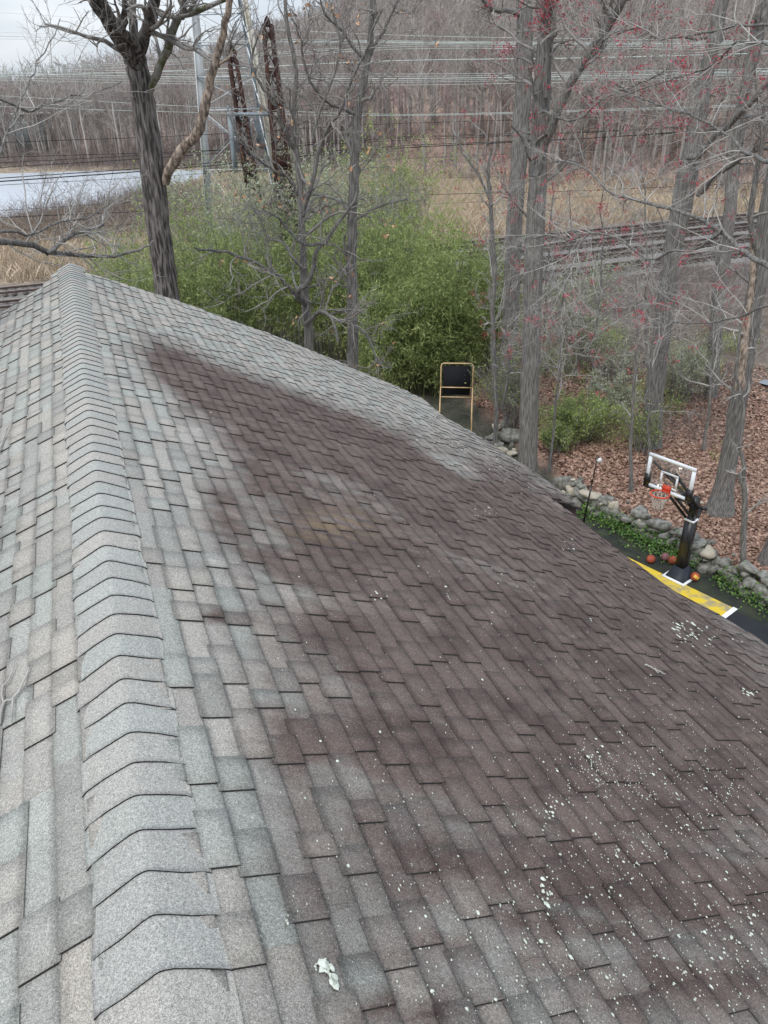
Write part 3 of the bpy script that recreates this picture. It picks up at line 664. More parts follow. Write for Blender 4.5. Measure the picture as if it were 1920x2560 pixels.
b_l = [limb([(775, 250, 9), (740, 235, 8), (700, 215, 7), (660, 150, 6), (650, 90, 5), (630, 40, 4)], [18.8, 18.6, 18.4, 18.2, 18.1, 18], 16, .015),
       limb([(792, 140, 8), (770, 110, 7), (735, 60, 6), (700, 30, 5), (690, -10, 4)], [18.8, 18.7, 18.6, 18.5, 18.4], 12, .012),
       limb([(800, 120, 8), (825, 70, 7), (850, 20, 6), (862, -20, 5)], 18.8, 10, .012),
       limb([(763, 480, 7), (800, 455, 5), (840, 440, 4), (880, 430, 3)], [18.8, 18.7, 18.6, 18.5], 10, .015),
       limb([(762, 700, 6), (795, 730, 5), (812, 770, 4), (816, 800, 3)], [18.8, 18.6, 18.4, 18.3], 8, .01)]
T, tips = make_tree('straight_slim_oak', 'straight slim grey trunk right of the twisting oak, in front of the bamboo', 'tree', [b_tr] + b_l, bark_grey, bark_mid, sides=14, tw=(12, 5, 4),
                    tkw=dict(wander=.3, rmin=.0045, lf1=(.3, .7), length=np.array([2.6])))
tl = tips[rng.random(len(tips)) < .03]; V, F = leaf_quads(np.repeat(tl, 3, 0) + rng.normal(0, .05, (len(tl) * 3, 3)), .11, aspect=.6); part('dead_leaves', V, F, dead_leaf, T)

def budding(T, tips, frac, r=rng, n=20, sp=.07, sz=.055):
    tl = tips[r.random(len(tips)) < frac]; P = np.repeat(tl, n, 0); P = P + r.normal(0, sp, P.shape); V, F = leaf_quads(P, sz, r, .5); part('red_buds', V, F, red_bud, T)
c_tr = limb([(1140, 1010, 43), (1142, 900, 42), (1146, 780, 42), (1150, 650, 42), (1155, 520, 43), (1160, 420, 42), (1164, 320, 42), (1170, 220, 40), (1176, 120, 37), (1182, 20, 34), (1186, -40, 33)], 22.5, 30, .012)
c_l = [limb([(1158, 380, 20), (1176, 310, 20), (1190, 280, 19), (1216, 215, 19), (1250, 150, 20), (1285, 95, 20), (1320, 45, 19), (1352, -10, 17), (1370, -50, 16)], [22.3, 22.2, 22, 21.8, 21.6, 21.4, 21.2, 21, 20.9], 24, .015),
       limb([(1180, 210, 12), (1176, 170, 11), (1186, 110, 12), (1196, 50, 10), (1200, -30, 9)], 22.2, 10, .01),
       limb([(1175, 240, 6), (1240, 260, 6), (1310, 210, 5), (1390, 180, 5), (1440, 150, 4)], [22, 21.6, 21, 20.6, 20.2], 16, .02),
       limb([(1160, 330, 8), (1145, 345, 7), (1130, 300, 6), (1105, 272, 5)], [22.3, 22, 21.8, 21.6], 8, .01)]
T, tips = make_tree('red_maple', 'thick grey front trunk of the close pair, with a right leaning red budded limb', 'tree', [c_tr] + c_l, bark_grey, bark_mid, sides=20, tw=(14, 6, 4),
                    tkw=dict(wander=.22, rmin=.0045, lf1=(.3, .8), t0=.42, length=np.array([3.6])), twig_on=[c_tr, c_l[0], c_l[1], c_l[2]])
budding(T, tips, .16)
d_tr = limb([(1102, 690, 36), (1106, 600, 37), (1110, 500, 37), (1116, 400, 37), (1124, 300, 38), (1130, 200, 38), (1132, 100, 37), (1132, 20, 36), (1132, -40, 35)], 31, 22, .015)
d_l = [limb([(1125, 34, 11), (1100, 22, 11), (1076, 24, 10), (1056, 14, 9), (1040, -5, 8)], [31, 30.5, 30, 29.7, 29.4], 12, .015)]
make_tree('grey_back_trunk', 'thick grey trunk just behind and left of the budded red maple', 'tree', [d_tr] + d_l, bark_grey, bark_mid, sides=18, tw=(6, 4, 3), tkw=dict(t0=.4, length=np.array([3.0]), rmin=.006))
e_tr = limb([(1409, 955, 44), (1412, 880, 42), (1420, 790, 42), (1432, 700, 41), (1444, 600, 40), (1456, 520, 42), (1470, 460, 46), (1484, 380, 48), (1498, 310, 40), (1512, 240, 34), (1530, 140, 32), (1552, 40, 32), (1566, -40, 30)], gD(1409, 962), 30, .015)
e_l = [limb([(1508, 420, 14), (1530, 400, 12), (1550, 375, 11), (1580, 358, 11), (1610, 336, 10), (1655, 318, 10), (1700, 310, 9)], [26.3, 26, 25.6, 25.2, 24.8, 24.4, 24], 16, .015),
       limb([(1488, 340, 16), (1512, 335, 14), (1535, 300, 13), (1570, 275, 14), (1600, 245, 13), (1640, 200, 12), (1680, 160, 11)], [26.3, 26, 25.7, 25.4, 25, 24.6, 24.2], 16, .015),
       limb([(1526, 80, 9), (1500, 85, 8), (1460, 76, 7), (1420, 84, 6), (1385, 60, 6), (1340, 72, 5), (1290, 92, 4)], [26.3, 26, 25.6, 25.2, 24.9, 24.6, 24.2], 18, .02)]
T, tips = make_tree('leaning_oak', 'tall right leaning grey oak behind the hoop, with a bright shrub at its left', 'tree', [e_tr] + e_l, bark_grey, bark_mid, sides=20, tw=(8, 5, 3), tkw=dict(t0=.4, length=np.array([3.2]), rmin=.005), twig_on=[e_tr] + e_l)
budding(T, tips, .06)
f_tr = limb([(1536, 850, 30), (1542, 760, 30), (1552, 640, 29), (1566, 540, 28), (1578, 440, 28), (1588, 340, 26), (1600, 250, 24), (1618, 150, 26), (1640, 60, 28), (1664, -30, 26)], 33, 24, .015)
make_tree('far_leaning_trunk', 'thinner leaning trunk behind and right of the tall oak, standing near the rail bank', 'tree', [f_tr], bark_grey, bark_mid, sides=14, tw=(24, 4, 3), tkw=dict(t0=.45, length=np.array([3.0]), rmin=.006))
g_tr = limb([(1554, 1105, 48), (1566, 1040, 40), (1582, 950, 38), (1598, 850, 38), (1614, 750, 38), (1632, 640, 40), (1650, 520, 40), (1668, 400, 38), (1700, 250, 36), (1730, 100, 34)], gD(1558, 1108), 26, .012)
g_l = [limb([(1628, 640, 16), (1640, 560, 14), (1622, 490, 13), (1630, 400, 12), (1642, 330, 12), (1650, 230, 10)], [20.6, 20.4, 20.2, 20, 19.8, 19.6], 14, .012)]
T, tips = make_tree('edge_oak', 'broad grey trunk right of the basketball hoop with a flared foot in the brown leaves', 'tree', [g_tr] + g_l, bark_grey, bark_mid, sides=20, tw=(9, 5, 3), tkw=dict(t0=.3, length=np.array([2.6]), rmin=.004))
make_tree('peeled_snag', 'pale barkless dead stem standing against the broad trunk at the right edge', 'dead tree', [limb([(1600, 830, 15), (1606, 760, 16), (1612, 700, 17), (1620, 640, 13), (1628, 560, 11), (1622, 500, 9), (1630, 440, 5)], 20.4, 18, .012)], bark_dead, bark_pale, base=np.array(list(at(1600, 830, 20.4))), sides=10, tw=(5, 3, 2), tkw=dict(length=np.array([1.6])), bumpy=.2)
make_tree('curved_sapling', 'bent little tree with a sawn side stub, between the stone wall and the flared trunk', 'sapling', [limb([(1605, 1228, 13), (1606, 1160, 13), (1609, 1100, 13), (1608, 1060, 12), (1600, 1035, 11), (1592, 1025, 9)], gD(1605, 1230), 14, .006), limb([(1607, 1070, 9), (1606, 1010, 9), (1600, 960, 8), (1606, 880, 7), (1590, 800, 6), (1600, 700, 5)], gD(1605, 1230), 14, .01)],
          bark_grey, bark_pale, sides=10, tw=(5, 4, 2), tkw=dict(length=np.array([1.6]), t0=.3))
make_tree('thin_sapling', 'thin straight sapling in the leaves just left of the basketball backboard', 'sapling', [limb([(1364, 1060, 8), (1364, 980, 8), (1366, 880, 7), (1372, 780, 6), (1376, 680, 5), (1374, 600, 4)], gD(1364, 1062), 16, .012)], bark_grey, bark_pale, sides=8, tw=(9, 3, 2), tkw=dict(length=np.array([1.8]), t0=.35))
make_tree('mid_sapling', 'thin grey double sapling between the rebounder and the red maple trunk', 'sapling', [limb([(1073, 885, 11), (1070, 800, 9), (1066, 700, 10), (1068, 600, 11), (1064, 500, 10), (1058, 420, 9), (1054, 380, 7), (1062, 320, 5)], 26, 18, .015),
          limb([(1057, 430, 6), (1030, 370, 5), (1000, 330, 4), (985, 290, 3)], 26, 10, .01), limb([(1085, 880, 7), (1100, 800, 6), (1092, 700, 5), (1104, 600, 4)], [26, 25.8, 25.6, 25.4], 10, .012)], bark_grey, bark_pale, sides=9, tw=(9, 4, 2), tkw=dict(length=np.array([2.0]), t0=.2))
make_tree('corner_trunk', 'flaring trunk foot cut off by the right edge of the picture above the stone wall', 'tree', [limb([(1668, 1215, 46), (1680, 1150, 36), (1692, 1050, 34), (1705, 900, 33), (1730, 700, 30)], gD(1668, 1215), 14, .01)], bark_grey, bark_mid, sides=16, tw=None)
# maple outside the frame on the left and right, whose long limbs reach in
l1 = limb([(-260, 470, 30), (-120, 500, 22), (0, 520, 15), (60, 528, 14), (110, 546, 12), (170, 552, 10), (240, 556, 7), (300, 540, 5), (330, 520, 4)], [9, 10, 11, 11.3, 11.6, 11.9, 12.2, 12.5, 12.8], 26, .012)
l2 = limb([(100, 548, 10), (120, 535, 10), (145, 515, 9), (170, 500, 9), (205, 493, 9), (222, 484, 7)], [11.5, 11.6, 11.7, 11.8, 11.9, 12], 12, .006)
l3 = limb([(-260, 240, 12), (-60, 215, 7), (0, 217, 6), (40, 230, 6), (74, 240, 6), (92, 228, 5), (140, 214, 4), (200, 198, 3), (265, 176, 2.5)], [9, 10, 10.5, 10.8, 11, 11.1, 11.4, 11.8, 12.2], 24, .012)
l4 = limb([(-100, 300, 8), (-20, 360, 6), (20, 270, 5), (55, 190, 4), (75, 150, 3), (110, 90, 2.5), (130, 40, 2)], [9, 10, 10.3, 10.6, 10.8, 11, 11.3], 18, .012)
l5 = limb([(-40, 505, 8), (30, 500, 7), (60, 510, 6), (130, 480, 5), (190, 470, 4), (250, 430, 3)], [10.5, 11, 11.2, 11.4, 11.6, 11.8], 16, .012)
lt = limb([(-330, 760, 60), (-315, 600, 55), (-300, 450, 50), (-290, 200, 40), (-280, -60, 30)], 8.8, 12, .02)
T, tips = make_tree('left_edge_maple', 'tree past the left picture edge whose pale limbs reach in over the ridge end', 'tree', [lt, l1, l2, l3, l4, l5], bark_grey, bark_pale, sides=12, tw=(10, 5, 3),
                    twig_on=[l1, l2, l3, l4, l5], tkw=dict(rmin=.0022, rcap=.012, length=np.array([2.0]), lf1=(.3, .8), wander=.2, t0=.25))
# right side maple: long sweeping pale limbs with red buds
r1 = limb([(1800, 640, 22), (1700, 590, 15), (1640, 565, 12), (1590, 530, 11), (1545, 490, 10), (1500, 470, 9), (1450, 452, 8), (1400, 438, 7), (1350, 425, 6), (1310, 412, 5), (1270, 370, 4), (1230, 350, 3.5), (1180, 352, 3)], [9.5, 10.5, 11.2, 11.6, 12, 12.3, 12.6, 12.9, 13.2, 13.4, 13.7, 14, 14.3], 34, .008)
r2 = limb([(1800, 420, 20), (1700, 372, 13), (1658, 348, 10), (1608, 330, 8), (1585, 298, 7), (1560, 285, 6), (1520, 262, 5), (1480, 243, 5), (1440, 232, 4.5), (1400, 220, 4), (1360, 200, 3.5), (1320, 175, 3)], [9.5, 10.3, 10.8, 11.2, 11.4, 11.7, 12, 12.3, 12.6, 12.9, 13.2, 13.4], 32, .008)
r3 = limb([(1800, 60, 12), (1700, 58, 8), (1640, 52, 6.5), (1590, 56, 6), (1540, 68, 5.5), (1490, 76, 5), (1440, 82, 4), (1412, 80, 3.5), (1390, 60, 3), (1330, 68, 2.5), (1280, 90, 2)], [9.5, 10.5, 11, 11.3, 11.6, 11.9, 12.2, 12.4, 12.6, 12.9, 13.2], 28, .008)
r4 = limb([(1800, 100, 12), (1700, 96, 8), (1640, 92, 6), (1590, 92, 5), (1560, 125, 4), (1530, 148, 3.5), (1480, 160, 3), (1420, 182, 2.5), (1340, 210, 2)], [9.5, 10.3, 10.8, 11.1, 11.4, 11.7, 12, 12.4, 12.8], 26, .008)
r5 = limb([(1800, 720, 14), (1700, 660, 6), (1640, 668, 5), (1580, 690, 4), (1500, 700, 4), (1440, 690, 3), (1400, 650, 3), (1340, 660, 2.5), (1280, 620, 2)], [9, 9.8, 10.2, 10.6, 11, 11.4, 11.7, 12, 12.3], 24, .01)
r6 = limb([(1560, 500, 8), (1500, 540, 6), (1440, 545, 6), (1400, 560, 5), (1330, 510, 5), (1270, 505, 5), (1230, 520, 4.5), (1190, 508, 4), (1150, 515, 3)], [11.8, 12.2, 12.5, 12.8, 13.1, 13.5, 13.8, 14.1, 14.4], 22, .01)
r7 = limb([(1270, 505, 5), (1250, 530, 4), (1235, 570, 3.5), (1215, 610, 3), (1220, 660, 2.5), (1180, 690, 2)], [13.5, 13.3, 13.1, 13, 12.9, 12.8], 16, .01)
rt_ = limb([(1850, 1200, 80), (1840, 900, 75), (1830, 650, 70), (1825, 400, 60), (1820, 60, 50), (1815, -200, 40)], 9.2, 12, .02)
T, tips = make_tree('right_edge_maple', 'tree past the right picture edge whose pale sweeping limbs cross the trunks', 'tree', [rt_, r1, r2, r3, r4, r5, r6, r7], bark_grey, bark_pale, sides=10, tw=(20, 6, 4),
                    twig_on=[r1, r2, r3, r4, r5, r6, r7], tkw=dict(rmin=.0022, rcap=.011, length=np.array([2.3]), lf1=(.3, .85), wander=.18, t0=.2, up=.0))
budding(T, tips, .05, n=16, sp=.035, sz=.035)
# young maples whose twigs fill the right half between the trunks
def wild(name, label, cat, x, D_, xt, ht, wd, bk, tw_m, tw=(14, 6, 3), bud=0, ln=None, wander=.2, rmin=.005, y0=None):
    p = at(x, 500, D_); g = float(hgt(p[0], p[1])); n = 14; z = np.linspace(0, ht, n); q = at(xt, 100, D_ + rng.uniform(-1, 1)); f = (z / ht)[:, None] ** 1.2
    P = np.c_[(p[:2] * (1 - f) + q[:2] * f) + rng.normal(0, .05 * ht / 8, (n, 2)) * (f > .05), g + z]; rr = np.linspace(1, .2, n) * wd / 2
    T, tips = make_tree(name, label, cat, [(P, rr)], bk, tw_m, sides=9, tw=tw, tkw=dict(t0=.25, length=np.array([ln or ht * .55]), rmin=rmin, wander=wander, lf1=(.3, .7)))
    if bud: budding(T, tips, bud)
    return T
for x, D_, xt, ht, wd, lb, bud in [(1240, 24, 1270, 9, .10, 'small red budded maple between the red maple trunk and the tall leaning oak', .14), (1085, 30, 1060, 10, .12, 'young budding tree between the bamboo and the red maple', .08), (1320, 30, 1330, 11, .12, 'young twiggy tree in front of the rail bank, left of the leaning oak', .04),
                                 (1490, 24, 1470, 8, .09, 'slight grey sapling in the shrubs just right of the leaning oak foot', 0), (1620, 27, 1600, 9, .12, 'scrubby twiggy tree behind the broad trunk at the right edge', .05),
                                 (1200, 34, 1210, 10, .14, 'grey twiggy young tree beside the rail bank behind the red maple', .0), (1440, 36, 1400, 11, .14, 'thin twiggy tree at the foot of the rail bank, left of the leaning oak', .03)]:
    wild('young_maple', lb, 'young tree', x, D_, xt, ht, wd, bark_grey, bark_pale, (20, 7, 4), bud)
for x, D_, xt, ht, lb in [(200, 62, 200, 7, 'bare young tree in the marsh left of the dark forked tree'), (60, 70, 55, 7.5, 'thin bare double tree standing against the lake at the far left'), (130, 74, 140, 6, 'low bare tree on the lake shore beyond the roof ridge end'),
                          (250, 50, 250, 7, 'bare tree rising just left of the hickory trunk, beyond the rails'), (460, 58, 455, 8, 'bare tree behind the peeled limb near the steel tower foot')]:
    wild('marsh_tree', lb, 'tree', x, D_, xt, ht, .14, bark_mid, bark_mid, (14, 6, 3), 0, rmin=.009)

# ------------------------------------------------------------------ far woods
def far_variant(seed, ht, lowpoly):
    r = np.random.default_rng(seed); n = 9; z = np.linspace(0, 1, n)
    tr = np.c_[np.cumsum(r.normal(0, .10, n)) * ht / 18, np.cumsum(r.normal(0, .10, n)) * ht / 18, z * ht]; tr[0, :2] = 0
    rd = np.linspace(.22, .05, n) * r.uniform(.8, 1.3)
    Vt, Ft = tubes(tr[None], rd[None], 5)
    n1, n2, n3 = (12, 5, 3) if not lowpoly else (9, 5, 2)
    P, Dv, Ln, rr = spawn(tr[None], rd[None], n1, .3, (.45, .95), (.2, .4), .5, r)
    a, ra = grow(P, Dv, Ln * 1.1, np.clip(rr, .05, .09), 3 if lowpoly else 5, .18, .12, .5, r)
    P, Dv, Ln, rr = spawn(a, ra, n2, .2, (.3, .9), (.4, .8), .6, r); b_, rb = grow(P, Dv, Ln, np.clip(rr, .035, .05), 2 if lowpoly else 3, .2, .1, .6, r)
    P, Dv, Ln, rr = spawn(b_, rb, n3, .2, (.3, .9), (.5, .9), .6, r); c, rc = grow(P, Dv, Ln, np.full(len(P), .026 if not lowpoly else .032), 2, .2, .1, .6, r)
    return (Vt, Ft), joinm([tubes(a, ra, 3), tubes(b_, rb, 3), tubes(c, rc, 3)])
pos = []
r = np.random.default_rng(21)
while len(pos) < 2500:
    az = r.uniform(d2az(-120), d2az(1780)); Dm = math.sqrt(r.uniform(92 ** 2, 292 ** 2)); E_ = float(edge_d(az))
    if Dm < E_ + 1: continue
    x, y = Dm * math.sin(az), Dm * math.cos(az); pos.append((x, y, Dm - E_, Dm))
pos = np.array(pos); o = np.argsort(pos[:, 3]); pos = pos[o]
variants = [far_variant(100 + i, 15, False) for i in range(6)]
protos = []
for i, ((Vt, Ft), (Vc, Fc)) in enumerate(variants):
    T = thing('bare_tree', (0, 0, 0), 'leafless grey tree among the woods on the far side of the marsh and lake', 'tree', 'leafless trees of the far woods')
    part('trunk', Vt, Ft, bark_far, T); cr_o = part('crown', Vc, Fc, twig_redfar if i == 5 else twig_far, T); protos.append(T)
used = [False] * 6
NI = 290
for j in range(NI):
    x, y, e_, Dm = pos[j]; i = int(r.choice(6, p=[.18, .18, .18, .18, .18, .10])); T = protos[i] if not used[i] else copy_tree(protos[i]); used[i] = True
    T.location = (x, y, float(hgt(x, y)) - .1); T.rotation_euler = (r.normal(0, .03), r.normal(0, .03), r.uniform(0, 6.28)); s_ = r.uniform(.75, 1.15); T.scale = (s_, s_, s_ * r.uniform(.9, 1.1))
lows = [far_variant(200 + i, 15, True) for i in range(5)]
Vs, Fs, Ms, n = [], [], [], 0
for x, y, e_, Dm in pos[NI:]:
    (Vt, Ft), (Vc, Fc) = lows[r.integers(5)]; a_ = r.uniform(0, 6.28); c_, s_ = math.cos(a_), math.sin(a_); k = r.uniform(.75, 1.15)
    Vv = np.vstack([Vt, Vc]) * k; Vv = np.c_[Vv[:, 0] * c_ - Vv[:, 1] * s_, Vv[:, 0] * s_ + Vv[:, 1] * c_, Vv[:, 2]] + [x, y, float(hgt(x, y)) - .1]
    Ff = np.vstack([Ft, Fc + len(Vt)]); Vs.append(Vv); Fs.append(Ff + n); n += len(Vv); redz = (r.random() < .12)
    Ms.append(np.r_[np.zeros(len(Ft)), np.full(len(Fc), 2 if redz else 1)])
tag(link('far_woods', mesh('far_woods', np.vstack(Vs), np.vstack(Fs), [bark_far, twig_far, twig_redfar], mi=np.concatenate(Ms))), kind='stuff')

# ------------------------------------------------------------------ bamboo, shrubs, reeds, leaves
def cloud_pts(n_, c, rx, ry, z0, z1, r, shape=.0):
    """points in an upright clump, denser towards its outside"""
    a = r.uniform(0, 2 * math.pi, n_); q = r.random(n_) ** .45; z = r.random(n_) ** .8
    w_ = 1 - .35 * z ** 3; return np.c_[c[0] + np.cos(a) * q * rx * w_, c[1] + np.sin(a) * q * ry * w_, z0 + (z1 - z0) * z]
def bamboo(name, label, c, rx, ry, ht, nculm, nleaf, leaf_m, r, zlo=.25, lsz=.17, cat='bamboo'):
    g = float(hgt(c[0], c[1])); T = thing(name, (c[0], c[1], g), label, cat)
    a = r.uniform(0, 2 * math.pi, nculm); q = np.sqrt(r.random(nculm)); B = np.c_[c[0] + np.cos(a) * q * rx, c[1] + np.sin(a) * q * ry, np.full(nculm, g - .1)]
    hts = ht * r.uniform(.6, 1.05, nculm) * (1 - .25 * q ** 2)
    Dv = np.c_[np.cos(a) * .10 * q, np.sin(a) * .10 * q, np.ones(nculm)] + np.c_[r.normal(0, .05, (nculm, 2)), np.zeros(nculm)]
    cp, cr_ = grow(B, Dv, hts, r.uniform(.012, .022, nculm), 8, .035, -.01, .3, r)
    # arching tips
    cp[:, 6:, 2] -= (np.arange(3) ** 2 * .10)[None]; cp[:, 6:, :2] += (np.c_[np.cos(a), np.sin(a)][:, None] * (np.arange(3) ** 1.5 * .16)[None, :, None])
    V, F = tubes(cp, cr_, 4); part('culms', V, F, culm_m, T)
    per = max(3, int(nleaf / 9 / nculm)); P, Dv, Ln, rr = spawn(cp, cr_, per, zlo, (.6, 1.2), (.10, .22), .3, r, length=np.full(nculm, 5.5))
    sb, sr = grow(P, Dv, Ln, np.full(len(P), .0035), 3, .2, -.2, .5, r); V, F = tubes(sb, sr, 3); part('side_twigs', V, F, culm_m, T)
    pick = r.integers(1, 4, (len(sb), 9)); Q = np.take_along_axis(sb, pick[..., None], 1).reshape(-1, 3); Q = Q + r.normal(0, .05, Q.shape)
    V, F = leaf_quads(Q, lsz * 1.25, r, .17, .6); part('leaves', V, F, leaf_m, T)
    return T
r = np.random.default_rng(31)
for x, D_, rx, ry, ht, nc, nl, lm, lb in [
    (962, 32.5, 1.7, 1.5, 7.0, 90, 34000, bamboo_leaf, 'dense bright green bamboo clump standing tallest directly behind the tan framed rebounder'),
    (878, 31.5, 1.6, 1.4, 5.6, 80, 26000, bamboo_leaf, 'bushy green bamboo just right of the straight slim trunk'),
    (905, 38, 1.6, 1.5, 8.0, 60, 14000, bright_leaf, 'taller yellowish bamboo peeking out behind the brightest clump'),
    (1020, 35, 1.3, 1.3, 6.6, 60, 15000, bamboo_leaf, 'bamboo at the right end of the grove beside the double sapling'),
    (800, 35, 1.8, 1.6, 7.9, 70, 16000, bamboo_leaf, 'bamboo between the straight slim trunk and the brightest clump'),
    (715, 36, 2.0, 1.7, 7.8, 70, 14000, bamboo_leaf, 'bamboo between the two slim oak trunks'),
    (610, 38, 2.2, 1.8, 7.6, 80, 13000, bamboo_leaf, 'thin bamboo left of the twisting oak with dark culms showing'),
    (500, 38, 2.2, 1.8, 7.4, 70, 11000, bamboo_leaf, 'sparse bamboo under the rusty masts, halfway to the forked hickory'),
    (400, 37, 1.8, 1.6, 7.0, 55, 9000, bamboo_leaf, 'sparse low bamboo immediately right of the forked hickory trunk'),
    (270, 40, 1.8, 1.6, 6.2, 36, 5000, bright_leaf, 'loose thin bamboo left of the forked hickory trunk'),
]:
    p = at(x, 600, D_); bamboo('bamboo_clump', lb, p, rx, ry, ht, nc, nl, lm, r)
def shrub(name, label, c, rx, ry, z1, nst, nleaf, leaf_m, r, lsz=.07, cat='shrub', spread=.5, twig=bark_mid):
    g = float(hgt(c[0], c[1])); T = thing(name, (c[0], c[1], g), label, cat)
    a = r.uniform(0, 6.28, nst); B = np.c_[c[0] + np.cos(a) * rx * .25, c[1] + np.sin(a) * ry * .25, np.full(nst, g - .05)]
    sp, sr = grow(B, np.c_[np.cos(a) * spread * rx / z1, np.sin(a) * spread * ry / z1, np.ones(nst)], z1 * r.uniform(.7, 1.05, nst), np.full(nst, .02), 6, .12, .02, .35, r)
    P, Dv, Ln, rr = spawn(sp, sr, 9, .2, (.4, 1.1), (.25, .5), .5, r); b_, rb = grow(P, Dv, Ln, np.full(len(P), .007), 4, .2, .05, .5, r)
    P, Dv, Ln, rr = spawn(b_, rb, 5, .2, (.4, 1.1), (.35, .8), .5, r); c_, rc = grow(P, Dv, Ln, np.full(len(P), .0045), 3, .2, .05, .5, r)
    V, F = joinm([tubes(sp, sr, 5), tubes(b_, rb, 3), tubes(c_, rc, 3)]); part('stems', V, F, twig, T)
    if nleaf:
        per = max(1, nleaf // len(c_)); pick = r.integers(0, 4, (len(c_), per)); Q = np.take_along_axis(c_, pick[..., None], 1).reshape(-1, 3); Q = Q + r.normal(0, .05, Q.shape)
        V, F = leaf_quads(Q, lsz, r, .4); part('leaves', V, F, leaf_m, T)
    return T
for x, yb, D_, rx, z1, nst, nl, lm, lb in [
    (1255, 900, 26.5, 1.3, 1.7, 40, 9000, bright_leaf, 'bright yellow green shrub low on the leaves right of the red maple trunk'),
    (1205, 920, 25.2, .6, 1.0, 20, 2600, bright_leaf, 'small low green shrub touching the red maple trunk on its right'),
    (1325, 850, 29, 1.1, 1.8, 26, 4000, pale_leaf, 'greyish green shrub between the bright shrub and the leaning oak'),
    (1485, 770, 32, 1.3, 2.6, 34, 5000, pale_leaf, 'pale silvery green shrub against the rail bank right of the leaning oak'),
    (1390, 930, 26, .6, 1.7, 18, 1800, bright_leaf, 'little green shrub hugging the foot of the leaning oak'),
    (1250, 700, 34, 1.2, 5.0, 28, 7500, pale_leaf, 'tall thin evergreen shrub with pale leaves between the red maple and the leaning oak'),
    (1108, 860, 27.5, .9, 3.6, 30, 2600, bamboo_leaf, 'dull green twiggy shrub half hidden behind the red maple trunk'),
    (1340, 740, 34, 1.3, 1.8, 24, 2200, pale_leaf, 'grey green shrub low on the rail bank, left of the leaning oak stem'),
    (690, 400, 47, 2.2, 8.2, 36, 7000, pale_leaf, 'silvery pale shrub showing above the bamboo between the slim oak trunks'),
    (600, 400, 46, 1.8, 7.8, 30, 5000, pale_leaf, 'silvery pale shrub above the bamboo in front of the rusty masts'),
    (470, 430, 45, 2.3, 7.6, 34, 6000, pale_leaf, 'silvery pale shrub above the bamboo at the foot of the steel tower'),
    (395, 430, 43, 1.6, 7.2, 26, 3600, bright_leaf, 'yellowish shrub just right of the forked hickory trunk'),
    (265, 450, 48, 2.4, 4.6, 30, 3600, bright_leaf, 'yellow green shrub among the reeds left of the forked hickory'),
    (852, 380, 50, 1.9, 8.8, 34, 7000, bright_leaf, 'yellow green treetop rising highest behind the bamboo, right of the straight slim trunk'),
    (770, 400, 48, 1.7, 7.4, 28, 4400, pale_leaf, 'pale leafy shrub top right behind the straight slim trunk'),
]:
    p = at(x, yb, D_); shrub('shrub', lb, p, rx * (1 if D_ < 40 else 1.25), rx * .9, z1, nst, int(nl * (1.2 if D_ < 40 else 1.9)), lm, r, lsz=.09 if D_ < 40 else .15, twig=bark_pale if D_ > 40 else bark_mid)
def blades(P, ht, wd, r, lean=.25):
    n_ = len(P); a = r.uniform(0, 6.28, n_); h_ = (ht * r.uniform(.5, 1.1, n_))[:, None]; u = np.c_[np.cos(a), np.sin(a), np.zeros(n_)] * wd; l_ = np.c_[r.normal(0, lean, (n_, 2)), np.ones(n_)]
    V = np.stack([P - u, P + u, P + l_ * h_ * .6 + u * .8, P + l_ * h_ * np.array([1.4, 1.4, 1]) - u * .1], 1).reshape(-1, 3); return V, np.arange(n_ * 4).reshape(-1, 4)
def scatter(n_, az0, az1, d0, d1, r): 
    az = r.uniform(az0, az1, n_); D_ = np.sqrt(r.uniform(d0 ** 2, d1 ** 2, n_)); return D_ * np.sin(az), D_ * np.cos(az)
x, y = scatter(150000, d2az(-60), d2az(1720), 46, 135, r)
Dd = np.hypot(x, y); aa = np.arctan2(x, y); m_ = (track_c(x, y) < -2.5) & (lake_w(x, y) < .1) & (Dd < edge_d(aa) + 4)
x, y = x[m_], y[m_]; V, F = blades(np.c_[x, y, hgt(x, y)], 1.25, .022, r); tag(link('marsh_reeds', mesh('marsh_reeds', V, F, reed_m)), kind='stuff')
# brush: bare stems on the rail bank and the wood floor
def brush(name, az0, az1, d0, d1, n_, ht, cond, r, m=brush_m, rad=.006):
    x, y = scatter(n_, az0, az1, d0, d1, r); k = cond(x, y); x, y = x[k], y[k]; B = np.c_[x, y, hgt(x, y) - .03]
    s_, rs = grow(B, np.c_[r.normal(0, .5, (len(B), 2)), np.ones(len(B))], ht * r.uniform(.4, 1.2, len(B)), np.full(len(B), rad), 4, .3, -.02, .4, r)
    P, Dv, Ln, rr = spawn(s_, rs, 3, .2, (.4, 1.2), (.3, .7), .6, r); b_, rb = grow(P, Dv, Ln, np.full(len(P), rad * .7), 3, .3, 0, .5, r)
    V, F = joinm([tubes(s_, rs, 3), tubes(b_, rb, 3)]); tag(link(name, mesh(name, V, F, m)), kind='stuff')
brush('rail_bank_brush', d2az(1040), d2az(1720), 27, 60, 12000, .75, lambda x, y: (track_c(x, y) > 15.7), r)
brush('grove_undergrowth', d2az(200), d2az(1110), 26, 44, 5000, 1.5, lambda x, y: (track_c(x, y) > 17) & (wall_side(x, y) > 1), r, rad=.007)
brush('track_side_brush', d2az(-60), d2az(1720), 45, 90, 5000, 1.6, lambda x, y: (track_c(x, y) < -3) & (track_c(x, y) > -9), r, rad=.012)
brush('shore_brush', d2az(-60), d2az(800), 130, 182, 8000, 4.5, lambda x, y: (lake_w(x, y) < .3) & (np.hypot(x, y) > edge_d(np.arctan2(x, y)) - 14), r, rad=.03)
